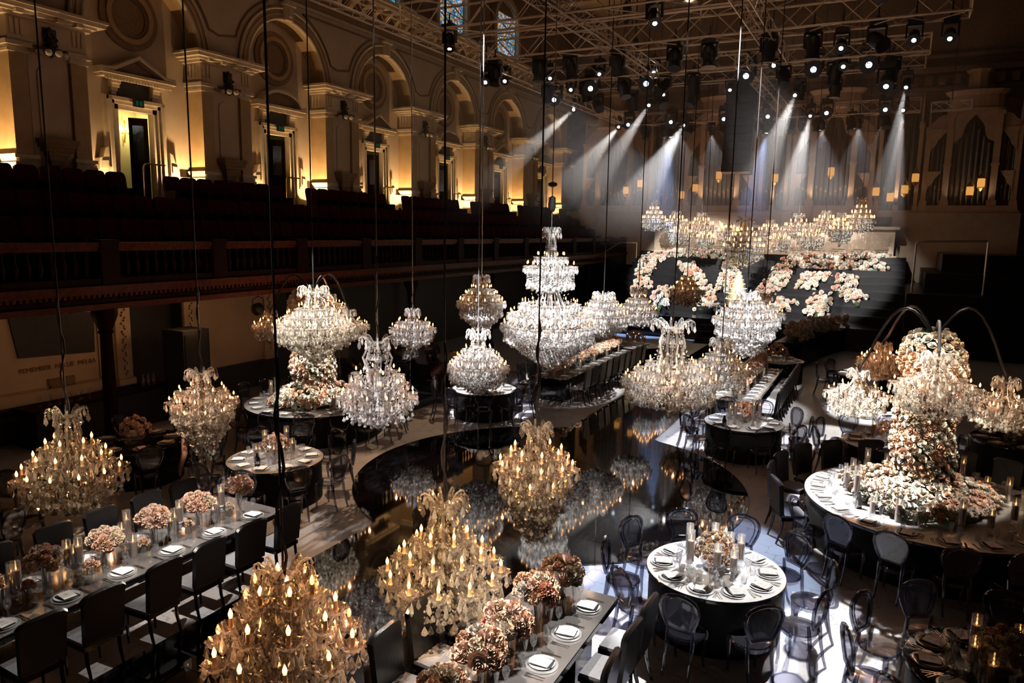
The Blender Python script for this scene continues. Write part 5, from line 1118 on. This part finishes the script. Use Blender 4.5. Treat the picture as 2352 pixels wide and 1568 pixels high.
# ------------------------------------------------------------------ long tables
def long_table(key, desc, x0, x1, y0, y1, lod, n, side_chairs, pal, chair_sides=(1,-1), first=.4, vases=6, glow_=True, big=.13, vis_from=None):
    rn = random.Random(sum(map(ord,key))); H = .75
    t = thing('long_table', desc[0], 'table', ((x0+x1)/2,y0,0)); hx = (x1-x0)/2; L_ = y1-y0
    O('table_top', MB().box(-hx,hx,0,L_,H-.012,H).mesh('table_top', m_top), t)
    O('table_edge', MB().box(-hx-.005,hx+.005,-.005,L_+.005,H-.07,H-.012).mesh('table_edge', m_lacq), t)
    for yy in (.35, L_-.85): O('table_support', MB().box(-hx*.7,hx*.7,yy,yy+.5,0,H-.07).mesh('table_support', m_lacq), t)
    for k in range(n):
        yy = y1-first-(L_-2*first)*k/(n-1)
        for sd, sn in ((1,'runway' if x0 < -5.8 else 'outer'),(-1,'gallery' if x0 < -5.8 else 'runway')):
            g = 0 if sd > 0 else pi
            xx = (x1-.22) if sd > 0 else (x0+.22)
            setting(xx, yy, g+pi/2, H, '%s from stage end, %s side, %s' % (nth(k), sn, desc[1]), 'on '+desc[1], lod)
            if sd in chair_sides:
                black_chair((x1+.24) if sd > 0 else (x0-.24), yy+rn.uniform(-.04,.04), g+pi/2+rn.uniform(-.08,.08), 'black leather dining chair, %s from stage end, %s side, %s' % (nth(k), sn, desc[1]), 'dining chairs along '+desc[1])
    xc = (x0+x1)/2
    for k in range(vases):
        yy = y1-.35-(L_-.7)*k/max(1,vases-1)
        h = rn.choice((.24,.3,.27)) if lod else .22
        vase(xc+rn.uniform(-.05,.05), yy, H, h, big*1.05, 15 if lod else 7, pal, 'tall blush bloom cluster, %s from stage end on %s' % (nth(k), desc[1]), 'tall vases on '+desc[1], rn, big*(.5 if lod else .62), .95)
        if lod:
            vase(xc+rn.choice((-.04,.04)), yy-.2, H, .1, .05, 5, pal, 'small low bloom vase, %s from stage end on %s' % (nth(k), desc[1]), 'low vases on '+desc[1], rn, .05, .6)
            for q in range(3):
                candle(xc+(-.062,.062,.0)[q], yy-(.33,.345,.445)[q], H, rn.choice((.85,1.0,1.25)), 'pillar candle in glass sleeve, %s from stage end on %s' % (nth(k*3+2-q), desc[1]), 'pillar candles on '+desc[1], rn.choice((0,.1,.22)))
        elif k % 2 == 0:
            candle(xc+.2, yy-.2, H, 1.0, 'pillar candle in glass sleeve, %s from stage end on %s' % (nth(k//2), desc[1]), 'pillar candles on '+desc[1])
    return t
long_table('lt1',('long mirrored floral table on the gallery side, nearest the camera','the near gallery-side table'),-9.0,-7.83,2.2,7.85,2,8,'black',PALP,vases=8,big=.155)
long_table('lt2',('long mirrored table reaching out of the bottom of the view','the near runway table'),-3.66,-2.5,3.2,7.75,2,7,'black',PALP,vases=7,big=.18)
long_table('lt3',('far long table along the runway under the giant chandelier','the far gallery-side long table'),-9.1,-7.95,19.1,25.3,0,10,'black',PALP,vases=10,big=.17)
long_table('lt4',('far long table glowing white along the runway','the far glowing long table'),-3.92,-2.7,18.9,24.3,0,11,'black',PALP,vases=9,big=.17)
# ------------------------------------------------------------------ flowers on the stage
SP = {'top edge of gallery-side stage swathe':[(-12.13,39.65,2.41),(-12.31,41.4,3.19),(-11.54,42.24,3.56),(-10.32,42.43,3.65),(-8.81,42.32,3.6),(-7.54,42.0,3.45)],
 'outer leg of gallery-side stage swathe':[(-11.85,39.19,2.2),(-11.65,37.83,1.59)],
 'short foot below the outer leg of gallery-side swathe':[(-10.26,38.33,1.82),(-10.37,37.52,1.46),(-10.27,36.6,1.04)],
 'middle leg of gallery-side stage swathe':[(-10.07,41.06,3.03),(-9.29,39.9,2.52),(-8.77,38.8,2.03)],
 'foot below the middle leg behind the bronze chandelier':[(-8.56,38.6,1.94),(-8.13,37.77,1.57),(-8.2,36.9,1.1)],
 'leg of the gallery-side swathe beside the cake':[(-7.61,41.25,3.12),(-7.49,39.83,2.49),(-7.35,38.5,1.89)],
 'low clump on the stage in front of the cake':[(-7.4,36.82,1.14),(-7.03,36.58,1.04)],
 'upper band of the far-side stage swathe':[(-4.9,41.22,3.11),(-4.28,42.23,3.56),(-3.1,42.31,3.59),(-1.84,42.4,3.63),(-.41,42.5,3.68)],
 'lower band of the far-side stage swathe':[(-4.29,41.51,3.23),(-2.8,41.48,3.22),(-1.56,41.4,3.19),(-.45,41.35,3.17)],
 'slanting leg of far-side swathe toward the cake':[(-4.83,40.76,2.9),(-4.98,39.62,2.39),(-5.41,38.41,1.85)],
 'middle leg of the far-side stage swathe':[(-2.9,40.47,2.77),(-3.46,39.98,2.55),(-3.58,39.02,2.13)],
 'outer leg of the far-side stage swathe':[(-1.77,40.36,2.72),(-1.78,39.21,2.21),(-2.04,38.93,2.09)],
 'lower outer foot of the far-side stage swathe':[(-1.56,38.9,2.07),(-1.12,38.08,1.7)],
 'stage-front foot under the middle leg of far-side swathe':[(-2.67,38.38,1.84),(-2.79,37.38,1.39),(-2.82,36.61,1.05)],
 'round clump at the stage front left of that foot':[(-4.18,37.8,1.58),(-4.47,37.06,1.25)],
 'long tail running down over the stage plinth':[(-1.73,35.0,1.03),(-2.26,33.81,1.0),(-2.78,31.88,1.0),(-3.02,29.59,1.0)]}
SP['round clump at the stage front beside the middle foot'] = SP.pop('round clump at the stage front left of that foot')
for si, (lb, P_) in enumerate(SP.items()):
    rn = random.Random(300+si); o = Vector(P_[0]); t = thing('floral_swathe', 'white and blush roses, ' + lb, 'flower arrangement', P_[0], group='rose swathes on the stage')
    Lt = sum((Vector(b)-Vector(a)).length for a, b in zip(P_, P_[1:])); n = max(10, int(Lt*(44 if 'tail' not in lb else 30)))
    O('foam_core', MB().tube([Vector(p)-o+Vector((0,0,.05)) for p in P_], .1, 6).mesh('foam_core', m_leaf), t)
    for k in range(n):
        d = Lt*(k+.5)/n; i = 0
        while i < len(P_)-2 and d > (Vector(P_[i+1])-Vector(P_[i])).length: d -= (Vector(P_[i+1])-Vector(P_[i])).length; i += 1
        a, b = Vector(P_[i]), Vector(P_[i+1]); p = a+(b-a)*min(1,d/max(.01,(b-a).length))-o
        off = Vector((rn.uniform(-.46,.46), rn.uniform(-.3,.3), rn.uniform(.0,.45)))
        bloom(t, p+off, (off.x*1.2, off.y-.6, .5), .115, PALS, rn, .35)
# ------------------------------------------------------------------ wedding cake
ck = thing('tiered_cake', 'tall cream seven-tier cake with candle lights on the stage', 'cake', (-6.3,36.2,1.0))
O('cake_table', MB().lathe([(.75,0),(.7,.55),(.8,.6)],24).mesh('cake_table', m_lacq, True), ck)
zz = .6
for r, h in ((.62,.3),(.5,.26),(.40,.24),(.32,.22),(.24,.2),(.17,.18),(.11,.18)):
    O('cake_tier', MB().lathe([(r,0),(r,h-.02),(r-.02,h)],24).mesh('cake_tier', m_cake, True), ck, (0,0,zz)); zz += h
bm = MB()
for k in range(16): bm.lathe([(.015,0),(.015,.12)],5,(.52*cos(k*pi/8),.52*sin(k*pi/8),.9))
O('cake_pillars', bm.mesh('cake_pillars', m_cake), ck, kind='stuff')
lamp('POINT','cake_fill',(-6.3,35.2,2.8),60,(1,.8,.45),None,.1)  # point light added to brighten the cake, without a fixture
# ------------------------------------------------------------------ people and band
def person(label, loc, rz, joints, radii, edges, skin_parts, h):
    pass
def figure(label, loc, rz, seated=False, arm_fwd=True, hair=None, bare=False):
    """one continuous body grown over a skeleton; head, hair and hands sit on it"""
    t = thing('person', label, 'person', loc, rz)
    hip = .5 if seated else .92; sh = hip+.50; V_ = []; E_ = []; Rr = []
    def v(p, r, par=None):
        V_.append(p); Rr.append(r); 
        if par is not None: E_.append((par, len(V_)-1))
        return len(V_)-1
    p0 = v((0,0,hip),.15); p1 = v((0,0,hip+.22),.135,p0); p2 = v((0,.01,sh-.08),.155,p1); nk = v((0,.01,sh+.04),.065,p2); nk2 = v((0,.02,sh+.10),.052,nk)
    for s_ in (-1,1):
        a = v((s_*.17,0,sh-.05),.065,p2)
        if arm_fwd: b = v((s_*.23,.10,sh-.30),.048,a); c = v((s_*.16,.34,sh-.34),.036,b); w_ = v((s_*.14,.42,sh-.33),.03,c)
        else: b = v((s_*.24,-.03,sh-.32),.048,a); c = v((s_*.25,.06,sh-.56),.036,b); w_ = v((s_*.24,.09,sh-.64),.03,c)
        k = v((s_*.10,.02,hip-.06),.10,p0)
        if seated: n_ = v((s_*.13,.42,hip-.02),.07,k); f = v((s_*.13,.40,.10),.045,n_); v((s_*.13,.52,.05),.04,f)
        else: n_ = v((s_*.11,.02,.50),.068,k); f = v((s_*.11,.0,.10),.045,n_); v((s_*.12,.13,.045),.04,f)
    me = bpy.data.meshes.new('body'); me.from_pydata(V_, E_, []); me.materials.append(m_cloth); b = O('body', me, t)
    md = b.modifiers.new('skin','SKIN'); sv = me.skin_vertices[0].data
    for i, r in enumerate(Rr): sv[i].radius = (r, r*(.8 if i < 3 else 1))
    sv[0].use_root = True
    b.modifiers.new('sub','SUBSURF').render_levels = 2; b.modifiers['sub'].levels = 1
    hd = MB().lathe([(.02,-.13),(.05,-.12),(.065,-.06),(.078,.0),(.08,.06),(.06,.11),(.02,.135),(.001,.138)],14,cap=False,sy=1.2).ball((0,.10,-.01),.017,6,5).ball((.08,0,0),.02,6,4).ball((-.08,0,0),.02,6,4)
    ho = O('head', hd.mesh('head', m_skin, True), t, (0,.03,sh+.24))
    O('eye', MB().ball((-.03,.088,.015),.009,6,4).mesh('eye', m_dark), ho); O('eye', MB().ball((.03,.088,.015),.009,6,4).mesh('eye', m_dark), ho); O('mouth', MB().box(-.022,.022,.088,.094,-.065,-.055).mesh('mouth', m_tymp), ho)
    if hair:
        hm = MB().lathe([(.086,-.06 if hair == 'short' else -.22),(.09,.02),(.088,.06),(.085,.085),(.06,.125),(.001,.148)],16,cap=False,sy=1.15)
        hm.v = [(x, y, max(z, .07) if y > .02 else z) for x, y, z in hm.v]
        O('hair', hm.mesh('hair', m_dark, True), ho, (0,-.025,.005))
    for s_ in (-1,1):
        hb = MB().ball((0,0,0),.035,8,5,1.2)
        for q in range(4): hb.tube([(-.024+.016*q,.02,-.01),(-.026+.017*q,.06,-.02),(-.026+.017*q,.085-.006*abs(q-1.5),-.045)],[.009,.008,.006],5)
        hb.tube([(s_*-.03,.0,.0),(s_*-.05,.03,.0),(s_*-.048,.055,-.01)],[.010,.009,.007],5)
        pos = (s_*.135,.455,sh-.335) if arm_fwd else (s_*.24,.10,sh-.68)
        O('hand', hb.mesh('hand', m_skin, True), t, pos, (0 if arm_fwd else -1.3,0,0))
    if bare:
        for s_ in (-1,1): O('bare_arm', MB().tube([(s_*.18,0,sh-.04),(s_*.245,-.03,sh-.32),(s_*.255,.06,sh-.56),(s_*.243,.09,sh-.65)],[.062,.056,.045,.036],8).mesh('bare_arm', m_skin, True), t)
    return t
figure('bald musician in black seated at the dark bandstand',(-13.6,18.5,.25),radians(-60),True,True,None)
figure('musician in black playing beside the bandstand rail',(-14.4,17.2,.25),radians(-100),True,True,'short')
figure('musician in black behind the drum kit',(-13.2,20.1,.25),radians(-140),True,True,'short')
figure('guest in a black sleeveless dress seated at the dark table past the narrow chandelier',(-11.813,9.452,-.03),.3+pi/2,True,False,'long',True)
figure('staff member in black standing against the lower wall',(-15.8,16.8,0),radians(-70),False,False,'short')
bs = thing('bandstand', 'low black bandstand platform under the musicians', 'platform', (-13.2,18.8,0))
O('platform_deck', MB().box(-2.4,1.9,-2.4,2.4,.12,.25).mesh('platform_deck', m_step), bs); O('platform_skirt', MB().box(-2.35,1.85,-2.35,2.35,0,.12).mesh('platform_skirt', m_blk), bs)
dk = thing('drum_kit', 'dark drum kit with pale cymbals on the bandstand', 'drum kit', (-12.3,19.2,.25))
m_drum = mat('red_drum_shell',(.02,.005,.004),.4,var=(.014,.004,.003))
for (x,y,z,r,h,rx) in ((0,0,.28,.28,.4,pi/2),(.35,.25,.45,.17,.16,0),(-.4,.3,.3,.2,.35,0)):
    d = O('drum', MB().lathe([(r,-h/2),(r,h/2)],18).mesh('drum', m_drum, True), dk, (x,y,z+.02), (rx,0,0)); O('hoop', MB().lathe([(r+.01,h/2-.02),(r+.015,h/2),(r-.01,h/2)],18,cap=False).mesh('hoop', m_silver, True), d)
for (x,y,z) in ((.55,-.1,.95),(-.5,-.05,1.0),(.1,.5,.8)):
    cy_ = O('cymbal', MB().lathe([(.2,0),(.05,.02),(.03,.045),(.001,.05)],18,cap=False).mesh('cymbal', m_chrome, True), dk, (x,y,z), (.2,.1,0)); O('stand', MB().tube([(0,0,0),(0,0,-z+.02)],.012,6).mesh('stand', m_silver), cy_)
for k, (x,y,h) in enumerate(((-13.9,16.3,1.2),(-12.2,17.4,1.15))):
    s_ = thing('music_stand', 'thin black music stand on the bandstand, %s' % ('nearer the gallery' if k == 0 else 'nearer the dance floor'), 'stand', (x,y,.25))
    O('desk', MB().box(-.25,.25,-.01,.01,0,.32).mesh('desk', m_blk), s_, (0,0,h-.2), (-.5,0,.6)); O('pole', MB().tube([(0,0,0),(0,0,h)],.012,6).tube([(-.2,0,0),(0,0,.2),(.2,.1,0)],.01,5).mesh('pole', m_steel), s_)
sp_ = thing('floor_speaker', 'big black loudspeaker stack standing before the cream lower wall', 'loudspeaker', (-15.9,12.75,0))
O('cabinet', MB().box(-.4,.4,-.42,.42,0,1.0).box(-.38,.38,-.4,.4,1.0,2.35).mesh('cabinet', m_cloth), sp_); O('grille', MB().box(.4,.42,-.35,.35,.1,.9).box(.38,.40,-.35,.35,1.1,2.25).mesh('grille', m_cloth), sp_)
bt = thing('bar_table', 'dark side table against the lower wall', 'table', (-16.6,10.6,0))
O('bar_top', MB().box(-.4,.4,-1.6,1.9,.86,.92).mesh('bar_top', m_wood2), bt); O('bar_front', MB().box(-.35,.35,-1.5,1.8,0,.86).mesh('bar_front', m_cloth), bt)
for k in range(10):
    g = O('bar_glass', me_wine, None, (-16.6+.12*(k%2),9.4+.12*k,.92), sc=1.2); tag(g, 'stemmed glass on the dark side table, %s from the near end' % nth(k), 'glass', 'glasses on the side table')
for k in range(3):
    g = O('bottle', MB().lathe([(.04,0),(.04,.2),(.015,.26),(.015,.32)],10).mesh('bottle', m_glass, True), None, (-16.5,11.9+.15*k,.92)); tag(g, 'pale bottle on the dark side table, %s from the near end' % nth(k), 'bottle', 'bottles on the side table')
